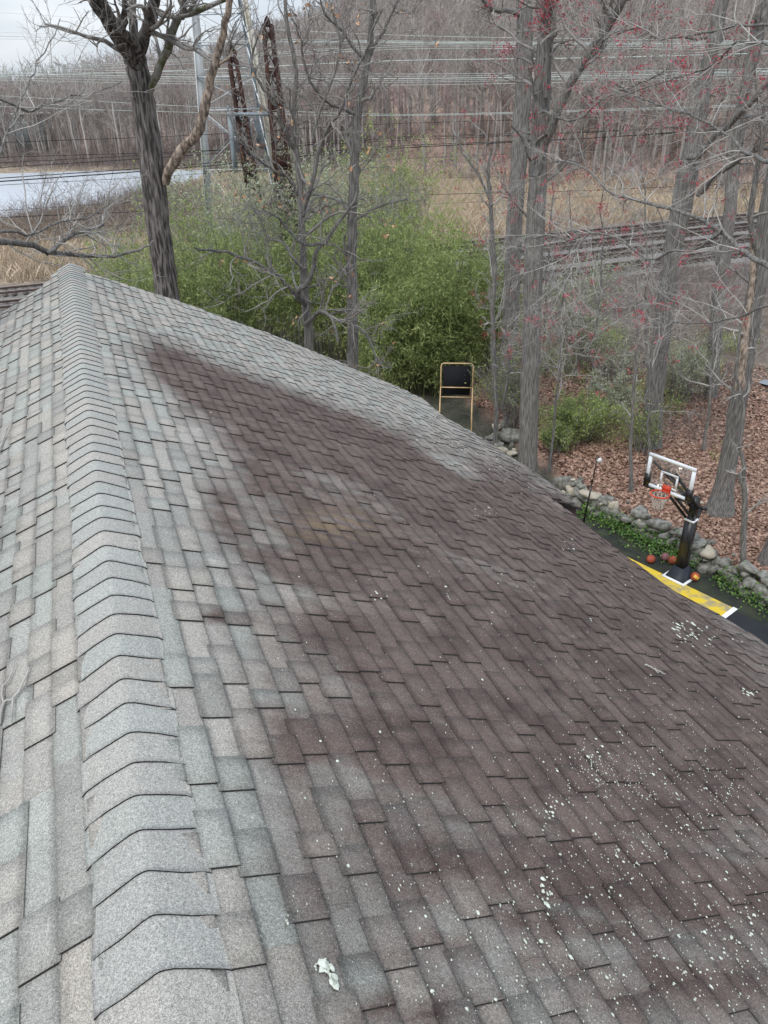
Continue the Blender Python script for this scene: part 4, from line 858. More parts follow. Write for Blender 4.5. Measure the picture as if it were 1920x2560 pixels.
brush('lakeside_brush', d2az(-60), d2az(440), 74, 112, 5500, 3.0, lambda x, y: lake_w(x, y) < .3, r, rad=.016)
brush('wood_floor_brush', d2az(500), d2az(1720), 92, 150, 5000, 3.2, lambda x, y: np.hypot(x, y) > edge_d(np.arctan2(x, y)) - 4, r, rad=.025)
# weeds mixed with green on the bank
x, y = scatter(60000, d2az(980), d2az(1720), 26, 42, r); k = (track_c(x, y) > 17) & (wall_side(x, y) > .6) & (np.sin(x * .9 + 1) * np.sin(y * .8) + .35 * np.sin(x * 2.3) > .28); x, y = x[k], y[k]
V, F = leaf_quads(np.c_[x, y, hgt(x, y) + r.random(len(x)) ** 1.5 * .9], .10, r, .35); tag(link('green_undergrowth', mesh('green_undergrowth', V, F, bright_leaf)), kind='stuff')
# leaf litter
az_r = max(math.atan2(*rayd(1720, q)[:2]) for q in (600, 1300)) + .02
x, y = scatter(190000, d2az(900), az_r, 12, 38, r)
ws = wall_side(x, y); k = (ws > .25) & (track_c(x, y) > 19.5) & (r.random(len(x)) < np.clip((37 - np.hypot(x, y)) / 7, .12, 1)); x, y = x[k], y[k]; n_ = len(x)
P = np.c_[x, y, hgt(x, y) + .005 + r.random(n_) * .035]; a = r.uniform(0, 6.28, n_); s_ = (.062 * r.uniform(.6, 1.4, n_))[:, None]
u = np.c_[np.cos(a), np.sin(a), r.normal(0, .35, n_)]; v = np.c_[-np.sin(a), np.cos(a), r.normal(0, .35, n_)]
V = np.stack([P - u * s_, P - u * s_ * .2 + v * s_ * .75 + [0, 0, .012], P + u * s_, P + u * s_ * .1 - v * s_ * .7 + [0, 0, .012]], 1).reshape(-1, 3)
tag(link('leaf_litter', mesh('leaf_litter', V, np.arange(n_ * 4).reshape(-1, 4), litter_m)), kind='stuff')
# puddle of creek water at the right edge
pc = atz(1668, 832, .35); an = np.arange(24) * 2 * math.pi / 24
pc = pc + np.array([1.4, 0, 0])
tag(link('creek_water', mesh('creek', [(pc[0] + 1.7 * math.cos(q) * (1 + .2 * math.sin(3 * q)), pc[1] + .9 * math.sin(q), float(hgt(pc[0], pc[1])) + .06) for q in an], [list(range(24))], mat('creek_surface', (.16, .18, .20), None, 3, .15, spec=.6))), kind='structure')

# ------------------------------------------------------------------ railway
gaugeh = .75; ctrs = [1.0, 5.2, 9.6, 14.0]
td3 = np.array([*tdir, 0]); tn3 = np.array([*tnor, 0]); T0 = np.array([*tp0, 0])
lbs = ['farthest railway track, running along the reeds', 'second railway track from the reeds', 'third railway track from the reeds', 'nearest railway track, beside the brushy bank']
r = np.random.default_rng(51)
bed = []
gs = np.arange(-60, 150, 3.0); prof = [(-2.2, -.25), (-.9, .12), (15.4, .12), (17.0, -.3)]
V = [T0 + td3 * g_ + tn3 * o_ + [0, 0, .28 + z_] for g_ in gs for o_, z_ in prof]; F = [[i * 4 + j, (i + 1) * 4 + j, (i + 1) * 4 + j + 1, i * 4 + j + 1][::-1] for i in range(len(gs) - 1) for j in range(3)]
ball_m = mat('track_ballast', (.10, .088, .08), (.25, .23, .215), 9, 1, .04, 12)
tag(link('track_ballast', mesh('track_ballast', V, F, ball_m)), kind='structure')
for c_, lb in zip(ctrs, lbs):
    T = thing('railway_track', T0 + td3 * 40 + tn3 * c_ + [0, 0, .40], lb, 'railway track')
    for sg in (-1, 1):
        mb = MB(); a_ = T0 + td3 * -60 + tn3 * (c_ + sg * .75); b_ = T0 + td3 * 148 + tn3 * (c_ + sg * .75)
        mb.bar(a_ + [0, 0, .60], b_ + [0, 0, .60], .07, .15, 0); mb.bar(a_ + [0, 0, .535], b_ + [0, 0, .535], .15, .02, 0); mb.bar(a_ + [0, 0, .683], b_ + [0, 0, .683], .05, .012, 1)
        mb.part('rail', [rail_m, railtop_m], T)
    mb = MB()
    for g_ in np.arange(-58, 146, .62):
        mb.box(T0 + td3 * (g_ + r.normal(0, .03)) + tn3 * (c_ + r.normal(0, .03)) + [0, 0, .45], (.24, 2.6, .16), (td3, tn3, np.array([0, 0, 1.])))
    o = mb.part('sleepers', [tie_m], T); o['kind'] = 'stuff'

# ------------------------------------------------------------------ steel tower and rusty masts
def ab(xA, yA, D_): return at(345.6 + xA * .2188, yA * .2188, D_)
TB = MB; T = thing('lattice_tower', at(515, 430, 52) * np.array([1, 1, 0]) + [0, 0, float(hgt(*at(515, 430, 52)[:2]))], 'tall pale steel lattice tower behind the peeled limb, its top past the picture', 'tower')
c0 = at(515, 430, 52)[:2]
legs = {'a': [ab(300, 0, 51), ab(330, 700, 51), ab(395, 1400, 51), ab(440, 1900, 51)], 'b': [ab(770, 0, 53.5), ab(880, 600, 53.5), ab(950, 1000, 53.5), ab(1100, 1850, 53.5)], 'c': [ab(815, 0, 50.5), ab(950, 650, 50.5), ab(1040, 1080, 50.5), ab(1150, 1900, 50.5)], 'd': [ab(330, 0, 54.5), ab(350, 700, 54.5), ab(425, 1400, 54.5), ab(465, 1900, 54.5)]}
def legpt(k, y_):   # point of a leg at a given height in metres
    P = np.array(legs[k]); o = np.argsort(P[:, 2]); p0_, p1_ = P[o][0], P[o][-1]; t_ = (y_ - p0_[2]) / (p1_[2] - p0_[2]); return p0_ + (p1_ - p0_) * t_
TOPZ = 21.0
for k, m_ in (('a', galv_m), ('b', galv_blue), ('c', galv_cream), ('d', galv_m)):
    mb = MB(); a_, b_ = legpt(k, .1), legpt(k, TOPZ); mb.bar(a_, b_, .30, .06); mb.bar(a_ + [.12, .12, 0], b_ + [.12, .12, 0], .06, .30); mb.part('leg', [m_], T)
levels = [1.5, 5.4, 8.6, 11.6, 15.5, 19.0, 20.9]
zz = [legpt('a', 2), ]
zl = [ab(400, 1680, 51)[2], ab(380, 1090, 51)[2], ab(330, 760, 51)[2], ab(310, 415, 51)[2], ab(300, 90, 51)[2], TOPZ - 1]
ring = ['a', 'c', 'b', 'd']
for z_ in zl:
    for k1, k2 in zip(ring, ring[1:] + ring[:1]):
        mb = MB(); mb.bar(legpt(k1, z_), legpt(k2, z_), .09, .05); mb.part('cross_beam', [galv_m if k1 in 'ad' else galv_blue], T)
for za, zb in zip([.3] + zl[:-1], zl):
    for k1, k2 in zip(ring, ring[1:] + ring[:1]):
        mb = MB(); mb.bar(legpt(k1, za), legpt(k2, zb), .07, .035); mb.part('brace', [galv_m], T)
        mb = MB(); mb.bar(legpt(k2, za), legpt(k1, zb), .07, .035); mb.part('brace', [galv_blue], T)
# switch platform hung on the tower front
T = thing('switch_platform', ab(840, 1130, 48.5), 'grey blue steel platform with hanging switch bars, between the rusty masts', 'platform')
X1 = unit(ab(1100, 1130, 48.5) - ab(680, 1130, 48.5)); Y1 = unit(np.cross([0, 0, 1.], X1))
mb = MB()
for dy in (-.9, .9):
    mb.bar(ab(670, 1120, 48.5) + Y1 * dy, ab(1110, 1130, 48.5) + Y1 * dy, .10, .16)
for t_ in np.linspace(0, 1, 6): p = ab(670, 1120, 48.5) * (1 - t_) + ab(1110, 1130, 48.5) * t_; mb.bar(p - Y1 * .9, p + Y1 * .9, .08, .10)
mb.bar(ab(670, 1070, 48.5) - Y1 * .9, ab(1090, 1075, 48.5) - Y1 * .9, .05, .05)
mb.part('deck_frame', [galv_blue], T)
for xa, xb, y0_, y1_, wd in [(690, 745, 1140, 1700, .18), (735, 790, 1150, 1500, .14), (790, 850, 1130, 1780, .16), (860, 900, 1150, 1530, .20), (950, 985, 1150, 1420, .22), (670, 670, 1040, 1140, .08), (880, 905, 1230, 1400, .10)]:
    mb = MB(); dy = rng.uniform(-.7, .7); pa_, pb_ = ab(xa, y0_, 48.5) + Y1 * dy, ab(xb, y1_, 48.5) + Y1 * dy; mb.box((pa_ + pb_) / 2, (wd * 1.5, .10, np.linalg.norm(pb_ - pa_)), (unit(np.cross(Y1, unit(pa_ - pb_))), Y1, unit(pa_ - pb_))); mb.part('hanging_bar', [galv_blue], T)
def mast(label, x0, y0, w0, x1, y1, w1, D_):
    top = ab(x0, y0, D_); bot = ab(x1, y1, D_); b0 = np.array([bot[0], bot[1], float(hgt(bot[0], bot[1]))]); 
    f = (top[2] - b0[2]) / (top[2] - bot[2]); b0[:2] = top[:2] + (bot[:2] - top[:2]) * f
    T = thing('rusted_mast', b0, label, 'mast'); wt, wb = 2 * pxr(top, w0 * .2188) * 1.25, 2 * pxr(bot, w1 * .2188) * 1.35
    def cr2(t_): c = b0 + (top - b0) * t_; h_ = (wb + (wt - wb) * t_) / 2; return [c + X1 * i * h_ + Y1 * j * h_ * .9 for i, j in ((-1, -1), (1, -1), (1, 1), (-1, 1))]
    A_, B_ = cr2(0), cr2(1)
    for p, q in zip(A_, B_):
        mb = MB(); mb.bar(p, q, .19, .19); mb.part('corner_angle', [rust_m], T)
    mb = MB(); n_ = 15
    for i in range(n_):
        P0, P1 = cr2(i / n_), cr2((i + 1) / n_)
        for j in range(4):
            k = (j + 1) % 4; mb.bar(P0[j], P1[k], .12, .04); mb.bar(P0[k], P1[j], .12, .04); mb.bar(P0[j], P0[k], .16, .05)
    mb.part('lacing', [rust_m], T)
    mb = MB()
    for t_, hh in ((.30, .5), (.42, .7), (.56, .55), (.74, .35), (.85, .3), (.97, .25)):
        c = b0 + (top - b0) * t_; wd = wb + (wt - wb) * t_; mb.box(c - Y1 * wd * .47, (wd * 1.12, .04, hh), (X1, Y1, np.array([0, 0, 1.]))); mb.box(c + Y1 * wd * .47, (wd * 1.12, .04, hh), (X1, Y1, np.array([0, 0, 1.]))) if t_ > .5 else None
    mb.part('gusset_plates', [rust_m], T)
    mb = MB(); mb.box(top, (wt * 1.3, wt * 1.3, .12), (X1, Y1, np.array([0, 0, 1.])));  mb.part('cap_plate', [rust_m], T)
    mb = MB(); mb.tube([top + [0, 0, .05], top + [0, 0, .25], top + [0, 0, .42]], [wt * .45, wt * .35, .03], 8); mb.part('finial', [rust_m], T)
mast('taller rust brown riveted lattice mast with a wide foot, right of the pale tower legs', 1060, 250, 62, 1205, 1640, 165, 46.5)
mast('slimmer rust brown lattice mast seen between the pale tower legs', 705, 500, 50, 885, 1660, 115, 48)
# ------------------------------------------------------------------ overhead wires
def wire(name, label, cat, pts, rad, m, group):
    C = catm([at(x_, y_, d_) for x_, y_, d_ in pts], 24); c0 = C[0]
    o = thing(name, c0, label, cat, group) if False else None
    V, F = tubes(C[None], np.full((1, 24), rad), 4); V = V - c0; ob = link(name, mesh(name, V, F, m)); ob.location = tuple(c0); tag(ob, label, cat, group)
DA, DB, DC = 95, 72, 60
pw = [(27, 75, 88), (70, 88, 90), (78, 91, 93), (84, 93, 97), (150, 98, 92), (154, 102, 97), (160, 107, 101), (165, 132, 115), (146, 160, 148), (152, 165, 152), (158, 170, 155), (162, 174, 158), (168, 178, 161), (173, 184, 166), (207, 247, 225), (230, 250, 228)]
for y0, y1, y2 in pw:
    wire('power_line', ('pale green power line in the uppermost bundle across the woods' if y1 < 120 else 'single thicker pale green power line between the two upper wire bundles' if y1 == 132 else 'pale green power line in the second bundle from the top of the picture' if y1 < 200 else 'pale power line of the low slack pair above the black cables'), 'power line', [(-200, y0 - (y1 - y0) * .24, DA + 6), (0, y0, DA), (400, y0 * .52 + y1 * .48 + 3, 84), (830, y1, DB), (1250, (y1 + y2) / 2 + 2, 66), (1659, y2, DC), (1900, y2 - 4, 56)], .014 if y1 not in (132, 170, 91) else .026, pale_wire, 'pale transmission wires')
dw = [(308, 268, 236, .012), (340, 305, 262, .013), (362, 300, 268, .014), (392, 322, 272, .024), (385, 317, 276, .018), (352, 297, 266, .011), (400, 345, 300, .010), (470, 424, 394, .016), (455, 390, 356, .008), (500, 446, 400, .008)]
for y0, y1, y2, rd in dw:
    wire('catenary_cable', ('thickest black cable crossing in front of the lake' if rd == .024 else 'topmost black cable above the railway' if y1 == 268 else 'black cable strung lowest, in front of the reeds' if y1 > 340 else 'thin black cable strung above the railway tracks'), 'cable', [(-200, y0 + 14, 40), (0, y0, 44), (420, (y0 + y1) / 2 + 4, 50), (830, y1, 57), (1250, (y1 + y2) / 2 + 3, 64), (1659, y2, 70), (1900, y2 - 8, 74)], rd * 1.15, black_wire, 'black cables above the tracks')
# ------------------------------------------------------------------ court, wall, hoop and yard things
def zb(x, y): return (1339.3 + x * .1927, 950.5 + y * .1927)
def zc(x, y): return (915.9 + x * .2292, 760.4 + y * .2292)
r = np.random.default_rng(61)
bl0, bl1 = atz(*zb(140, 1352), 0), atz(*zb(1262, 1893), 0); EU = unit(bl1 - bl0); EN = np.array([EU[1], -EU[0], 0.]); EN = EN if EN @ (-bl0) > 0 else -EN   # EN points to the house
asph = mat('old_mossy_asphalt', (.018, .019, .019), (.040, .045, .028), 2.2, .95, .004, 60)
asph2 = mat('dark_sealed_asphalt', (.016, .018, .021), (.024, .026, .03), 1.5, .9, .003, 80)
yel = mat('worn_yellow_court_paint', (.62, .44, .035), (.30, .25, .15), 2.6, .8, .002, 50, lo=.47, hi=.62)
def quad(name, P, m, z_, kind='structure'):
    P = np.array([[p[0], p[1], z_] for p in P]); tag(link(name, mesh(name, P, [list(range(len(P)))], m)), kind=kind)
wl = [np.array([p[0], p[1], 0]) for p in WALL]
c_a = bl0 - EU * 3.2
court = [c_a + EN * 6.5, bl1 + EU * 6 + EN * 6.5, bl1 + EU * 6 - EN * 2.2, bl0 - EU * .5 - EN * 1.4, c_a - EN * .3]
cc_ = [np.array(p) for p in court]
if np.cross(cc_[1] - cc_[0], cc_[2] - cc_[0])[2] < 0: cc_ = cc_[::-1]
quad('court_asphalt', cc_, asph, .05)
def band(name, u0, u1, n0, n1, m, z_):
    P = [bl0 + EU * u0 + EN * n0, bl0 + EU * u1 + EN * n0, bl0 + EU * u1 + EN * n1, bl0 + EU * u0 + EN * n1]
    if np.cross(P[1] - P[0], P[2] - P[0])[2] < 0: P = P[::-1]
    quad(name, P, m, z_)
KL = float(np.linalg.norm(bl1 - bl0))
band('court_key_paint', -1.2, KL, .02, 4.8, yel, .054); band('court_line_paint', KL, KL + .12, -.02, 4.8, white_m, .054); band('court_border', KL + .12, KL + 5, .10, 4.8, asph2, .054)
# basketball hoop
pb = atz(*zb(665, 1535), .05); T = thing('basketball_hoop', pb, 'black basketball hoop with a clear white framed backboard by the stone wall', 'basketball hoop')
Zv = np.array([0, 0, 1.]); ax3 = (EU, EN, Zv)
mb = MB(); mb.box(pb + Zv * .02, (.66, .66, .04), ax3); mb.part('base_pad', [white_m], T)
mb = MB(); b4 = [pb + EU * i * .27 + EN * j * .27 + Zv * .042 for i, j in ((-1, -1), (1, -1), (1, 1), (-1, 1))]; t4 = [pb + EU * i * .15 + EN * j * .15 + Zv * .36 for i, j in ((-1, -1), (1, -1), (1, 1), (-1, 1))]
mb.add(b4 + t4, [(0, 1, 5, 4), (1, 2, 6, 5), (2, 3, 7, 6), (3, 0, 4, 7), (4, 5, 6, 7)]); mb.part('foot_cover', [mat('dark_blue_black_plastic', (.012, .016, .024), (.02, .025, .035), 3, .5)], T)
def ztop(x, y):     # height above pb for a picture point over the pole foot
    p = at(x, y, math.hypot(pb[0], pb[1])); return p[2]
HB = ztop(*zb(750, 905)); HP = ztop(*zb(790, 770))
mb = MB(); mb.box(pb + Zv * (HB / 2 + .15), (.24, .24, HB - .3), ax3)
mb.box(pb + Zv * (HB / 2 + .15) - EU * .135, (.02, .12, HB - .34), ax3); mb.part('pole_sleeve', [black_m], T)
mb = MB(); mb.box(pb + Zv * (HB + .012), (.27, .27, .035), ax3); mb.part('collar', [white_m], T)
mb = MB(); mb.box(pb + Zv * ((HB + HP) / 2 + .15), (.17, .17, HP - HB + .3), ax3); mb.part('pole', [black_m], T)
# backboard plane offset toward the court
def solve_u(x, y, off):
    P0 = pb + EN * off; v = rayd(x, y); t_ = ((P0 - C0) @ EN) / (v @ EN); return C0 + v * t_
OFF = .75
cn = [solve_u(*zb(*q), OFF) for q in ((325, 155), (865, 350), (770, 705), (280, 530))]
uu = [float((p - pb) @ EU) for p in cn]; zz_ = [float(p[2]) for p in cn]
U0, U1 = (uu[0] + uu[3]) / 2, (uu[1] + uu[2]) / 2; Z1, Z0 = (zz_[0] + zz_[1]) / 2, (zz_[2] + zz_[3]) / 2
Uc = (U0 + U1) / 2; W_ = U1 - U0; Hh = Z1 - Z0; bc = pb + EN * OFF + EU * Uc + Zv * (Z0 + Z1) / 2
glass = bpy.data.materials.new('clear_acrylic'); glass.use_nodes = True; t = glass.node_tree; t.nodes.clear(); o_ = t.nodes.new('ShaderNodeOutputMaterial'); g1 = t.nodes.new('ShaderNodeBsdfTransparent'); g2 = t.nodes.new('ShaderNodeBsdfGlossy'); g2.inputs['Roughness'].default_value = .05; mxs = t.nodes.new('ShaderNodeMixShader'); mxs.inputs[0].default_value = .05; g1.inputs[0].default_value = (.93, .95, .95, 1)
t.links.new(g1.outputs[0], mxs.inputs[1]); t.links.new(g2.outputs[0], mxs.inputs[2]); t.links.new(mxs.outputs[0], o_.inputs[0])
mb = MB(); mb.box(bc, (W_ - .1, .012, Hh - .1), ax3); bb = mb.part('backboard', [glass], T)
mb = MB(); fw = .085
for s_ in (-1, 1):
    mb.box(bc + Zv * s_ * (Hh / 2 - fw / 2), (W_, .05, fw), ax3); mb.box(bc + EU * s_ * (W_ / 2 - fw / 2), (fw, .05, Hh - 2 * fw), ax3)
part('frame', np.vstack(mb.V), mb.F, [white_m], bb)
mb = MB(); sw_, sh_ = W_ * .38, Hh * .40; sc_ = bc - Zv * Hh * .12 + EN * .012; lw = .055
for s_ in (-1, 1):
    mb.box(sc_ + Zv * s_ * (sh_ / 2), (sw_, .006, lw), ax3); mb.box(sc_ + EU * s_ * (sw_ / 2 - lw / 2), (lw, .006, sh_ - lw), ax3)
part('target_square', np.vstack(mb.V), mb.F, [white_m], bb)
mb = MB()
for s_ in (-1, 1):
    mb.box(bc + EU * s_ * (W_ / 2 - .05) - Zv * (Hh / 2 - .16) - EN * .002, (.15, .07, .36), ax3); mb.box(bc + EU * s_ * (W_ / 2 - .14) - Zv * (Hh / 2 + .012), (.32, .07, .05), ax3)
part('corner_pad', np.vstack(mb.V), mb.F, [black_m], bb)
mb = MB(); tp_ = pb + Zv * (HP - .05)
for s_ in (-1, 1):
    mb.bar(tp_ + EU * s_ * .11 + Zv * .05, bc + EU * s_ * .11 - EN * .06 + Zv * .12 * Hh, .05, .07); mb.bar(tp_ + EU * s_ * .11 - Zv * .35, bc + EU * s_ * .11 - EN * .06 - Zv * .45 * Hh, .05, .07)
mb.bar(bc - EN * .05 + EU * W_ * .42 - Zv * Hh * .40, bc - EN * .05 - EU * W_ * .42 + Zv * Hh * .26, .05, .05); mb.part('support_arm', [black_m], T)
mb = MB(); mb.bar(tp_ - EN * .12 - Zv * .55 , tp_ - EN * .42 - Zv * .15, .07, .07); mb.tube([tp_ - EN * .45 - Zv * .12 - EU * .12, tp_ - EN * .45 - Zv * .12 + EU * .12], .05, 8); mb.bar(tp_ - EN * .15 - Zv * .5, tp_ - EN * .15 - Zv * 1.5, .06, .06); mb.part('crank_handle', [black_m], T)
rcx = solve_u(*zb(428, 598), OFF + .38); RR = .225
rimz = rcx[2]; rc = pb + EN * (OFF + .09 + RR) + EU * Uc; rc[2] = Z0 + .13
an = np.linspace(0, 2 * math.pi, 33); mb = MB(); mb.tube([rc + EU * RR * math.cos(q) + EN * RR * math.sin(q) for q in an], .018, 8, cap=False); mb.part('rim', [red_m], T)
mb = MB(); mb.box(bc + EN * .05 - Zv * (Hh / 2 - .13), (.22, .05, .20), ax3); mb.box(rc - EN * (RR + .03), (.18, .12, .02), ax3); mb.part('rim_bracket', [red_m], T)
mb = MB(); lv = [(0, RR), (.1, .19), (.2, .15), (.3, .125), (.4, .12)]
for i, ((z0, r0), (z1, r1)) in enumerate(zip(lv[:-1], lv[1:])):
    for j in range(12):
        a0 = (j + .5 * (i % 2)) * math.pi / 6
        for s_ in (-1, 1):
            a1 = a0 + s_ * math.pi / 12; mb.tube([rc + EU * r0 * math.cos(a0) + EN * r0 * math.sin(a0) - Zv * z0, rc + EU * r1 * math.cos(a1) + EN * r1 * math.sin(a1) - Zv * z1], .006, 4, cap=False)
mb.part('net', [net_m], T)
# basketballs
def ballmesh(tint1, tint2, r_=.12, tri=False):
    m = mat('pebbled_ball_' + str(int(tint1[0] * 100)), tint1, tint2, 5, .6, .002, 160); V, F, MI = [], [], []; nu, nv = 28, 18
    for i in range(nv + 1):
        for j in range(nu): th = math.pi * i / nv; ph = 2 * math.pi * j / nu; V.append((r_ * math.sin(th) * math.cos(ph), r_ * math.sin(th) * math.sin(ph), r_ * math.cos(th)))
    for i in range(nv):
        for j in range(nu): F.append([i * nu + j, (i + 1) * nu + j, (i + 1) * nu + (j + 1) % nu, i * nu + (j + 1) % nu]); MI.append(1 if tri and 4 < i < 9 and j % 14 < 9 else 0)
    return mesh('basketball', V, F, [m, mat('ball_yellow_panel', (.72, .42, .08), (.6, .33, .05), 5, .5)], mi=MI, smooth=True)
seam = mat('ball_seam', (.015, .012, .01), None, 5, .7)
for (px_, py_), c1, c2, tri, lb, rot in [(zb(347, 1335), (.36, .075, .04), (.26, .055, .035), False, 'orange red basketball farthest left of the hoop pole', (.3, .2, 0)), (zb(508, 1310), (.22, .10, .10), (.16, .08, .085), False, 'faded mauve basketball in the middle of the three by the ivy', (.9, .1, .4)),
                                         (zb(588, 1345), (.34, .07, .035), (.22, .05, .03), False, 'dark orange basketball touching the left side of the hoop pole', (.2, 1.2, 0)), (zb(840, 1532), (.42, .09, .03), (.3, .07, .03), True, 'orange and yellow basketball right of the hoop foot', (.4, .5, .6))]:
    p = atz(px_, py_, .17); o = thing('basketball', (p[0], p[1], .17), lb, 'basketball', 'basketballs around the hoop'); sh = link('cover', ballmesh(c1, c2, tri=tri), o); sh.rotation_euler = rot
    mb = MB(); an = np.linspace(0, 2 * math.pi, 33)
    for f in (lambda q: (math.cos(q), math.sin(q), 0), lambda q: (math.cos(q), 0, math.sin(q)), lambda q: (.35 + .0 * q, 0, 0)):
        if f(0)[1] == 0 and abs(f(1)[0] - .35) < 1e-6: 
            for s_ in (-1, 1): mb.tube([np.array([s_ * (.5 + .14 * math.cos(2 * q)), *(np.array([math.cos(q), math.sin(q)]) * math.sqrt(max(0, 1 - (.5 + .14 * math.cos(2 * q)) ** 2)))]) * .1195 for q in an], .0022, 4, cap=False)
        else: mb.tube([np.array(f(q)) * .1195 for q in an], .0022, 4, cap=False)
    se_ = link('seams', mesh('seams', np.vstack(mb.V), mb.F, [seam]), o); se_.rotation_euler = rot
# dry stone wall
def rock(c, size, rr_, ax=None, mid=0):
    n1_, n2_ = 7, 10; th = np.linspace(0, math.pi, n1_); ph = np.arange(n2_) * 2 * math.pi / n2_
    D3 = np.array([[math.sin(a) * math.cos(b), math.sin(a) * math.sin(b), math.cos(a)] for a in th for b in ph])
    q = np.abs(D3) ** .55 * np.sign(D3); f = np.ones(len(q))
    for _ in range(9):
        nr = unit(rr_.normal(0, 1, 3)); d = q @ nr; lim = rr_.uniform(.45, .8); ov = np.clip(d - lim, 0, None); q = q - ov[:, None] * nr * .95
    q += rr_.normal(0, .025, q.shape); q[:n2_] = q[:n2_].mean(0); q[-n2_:] = q[-n2_:].mean(0)
    q = q * np.array(size) / 2
    A_ = np.eye(3) if ax is None else np.array(ax); a_ = rr_.normal(0, .12); V = c + q @ A_
    F = [[i * n2_ + j, (i + 1) * n2_ + j, (i + 1) * n2_ + (j + 1) % n2_, i * n2_ + (j + 1) % n2_] for i in range(n1_ - 1) for j in range(n2_)]
    return V, F
wt_ = thing('stone_wall', [*WALL[6], 0], 'low dry stone wall of grey field stones along the court edge below the leaves', 'wall'); mb = MB()
seg = np.linalg.norm(np.diff(WALL, axis=0), axis=1); cum = np.r_[0, np.cumsum(seg)]
def wpt(s_):
    i = min(int(np.searchsorted(cum, s_, 'right')) - 1, len(seg) - 1); i = max(i, 0); d = (WALL[i + 1] - WALL[i]) / seg[i]; return WALL[i] + d * (s_ - cum[i]), d
s_start = cum[3]
for row, (zc_, hh) in enumerate(((.10, .30), (.34, .26), (.54, .20))):
    s_ = s_start + r.uniform(0, .2)
    while s_ < cum[-1] - .2:
        ln = r.choice([.22, .34, .5, .8, .95], p=[.25, .3, .25, .14, .06]) * (1 if row < 2 else .8)
        if row == 2 and r.random() < .25: s_ += ln; continue
        p, d = wpt(s_ + ln / 2); d3 = np.array([*d, 0]); n3 = np.array([-d[1], d[0], 0]); c = np.array([p[0], p[1], zc_]) + n3 * (r.normal(0, .05) - .12 + .1 * row) + [0, 0, r.normal(0, .02)]
        tw_ = r.normal(0, .15); dd = unit(d3 + n3 * tw_); nn = np.array([-dd[1], dd[0], 0]); up_ = unit(Zv + dd * r.normal(0, .12) + nn * r.normal(0, .1))
        V, F = rock(c, (ln * 1.32, r.uniform(.45, .66), hh * r.uniform(1.2, 1.6)), r, (dd, nn, up_)); mb.add(V, F, int(r.random() < .12)); s_ += ln
for _ in range(60):   # small fill stones
    p, d = wpt(r.uniform(s_start, cum[-1])); V, F = rock(np.array([p[0], p[1], r.uniform(.3, .66)]) + np.array([-d[1], d[0], 0]) * r.normal(.05, .15), r.uniform(.1, .2, 3), r); mb.add(V, F, int(r.random() < .25))
mb.part('stones', [stone_m, stone_b], wt_)
# loose stones near the red maple
for x_, y_, s3, buff, lb in [(zc(685, 685)[0], zc(685, 685)[1], (.6, .35, .4), 1, 'buff angular stone, highest of the loose pile left of the red maple'), (*zc(765, 690), (.45, .3, .5), 0, 'grey upright stone at the back of the loose pile'), (*zc(820, 800), (.85, .5, .7), 0, 'largest pale grey stone of the loose pile, against the red maple trunk'),
                             (*zc(705, 840), (.42, .4, .3), 0, 'rounded grey stone in the middle of the loose pile'), (*zc(630, 775), (.42, .35, .25), 0, 'flat grey stone at the left end of the loose pile'), (*zc(675, 745), (.3, .25, .2), 1, 'small pale stone under the buff one in the loose pile'), (*zc(745, 880), (.5, .4, .25), 1, 'flat buff stone at the front of the loose pile'),
                             (*zc(730, 745), (.35, .3, .3), 0, 'dark squarish stone between the buff and the largest stone'), (*zc(835, 920), (.5, .4, .3), 1, 'brownish stone below the largest one by the trunk'), (*zc(640, 810), (.25, .2, .15), 0, 'tiny grey stone low on the left of the loose pile'),
                             (*zc(1305, 1240), (.85, .6, .55), 0, 'mossy grey boulder in the leaves above the roof overhang'), (*zc(1300, 1300), (.3, .3, .25), 1, 'small whitish stone in front of the mossy boulder'), (*zc(1330, 1335), (.35, .3, .25), 0, 'small grey stone below the whitish one near the overhang'),
                             (*zb(905, 740), (.22, .2, .16), 1, 'small white stone lying in the leaves beside the hoop pole top')]:
    p = atz(x_, y_, .25); g = float(hgt(p[0], p[1])); c = np.array([p[0], p[1], g + s3[2] * .35]); V, F = rock(c, s3, r); o = link('loose_stone', mesh('loose_stone', V - c, F, [stone_b if buff else stone_m])); o.location = tuple(c); tag(o, lb, 'stone', 'loose stones near the wall')
for k_ in range(16):
    q = (r.normal(715, 70), r.normal(830, 60)); p = atz(*zc(*q), .2); g = float(hgt(p[0], p[1])); s3 = r.uniform(.14, .34, 3); c = np.array([p[0], p[1], g + s3[2] * .3]); V, F = rock(c, s3, r); o = link('rubble_stone', mesh('rubble_stone', V - c, F, [stone_b if r.random() < .35 else stone_m])); o.location = tuple(c)
    tag(o, 'small rubble stone filling the loose pile beside the red maple trunk', 'stone', 'rubble in the loose stone pile')
# ivy in front of the wall
P = []
for s0, s1, n_, wd, ht in ((cum[4], cum[7] - .4, 2600, .30, .20), (cum[5] + .2, cum[6] + 1, 1200, .45, .2), (cum[7] + .2, cum[8], 900, .25, .22), (cum[8] - .2, cum[9], 700, .3, .25)):
    for _ in range(n_):
        p, d = wpt(r.uniform(s0, s1)); off = -abs(r.normal(.25, wd * .8)); P.append([p[0] - d[1] * off, p[1] + d[0] * off, .05 + abs(r.normal(0, ht)) * math.exp(off * .8)])
V, F = leaf_quads(np.array(P), .075, r, .8); tag(link('ivy', mesh('ivy', V, F, ivy_leaf)), kind='stuff')
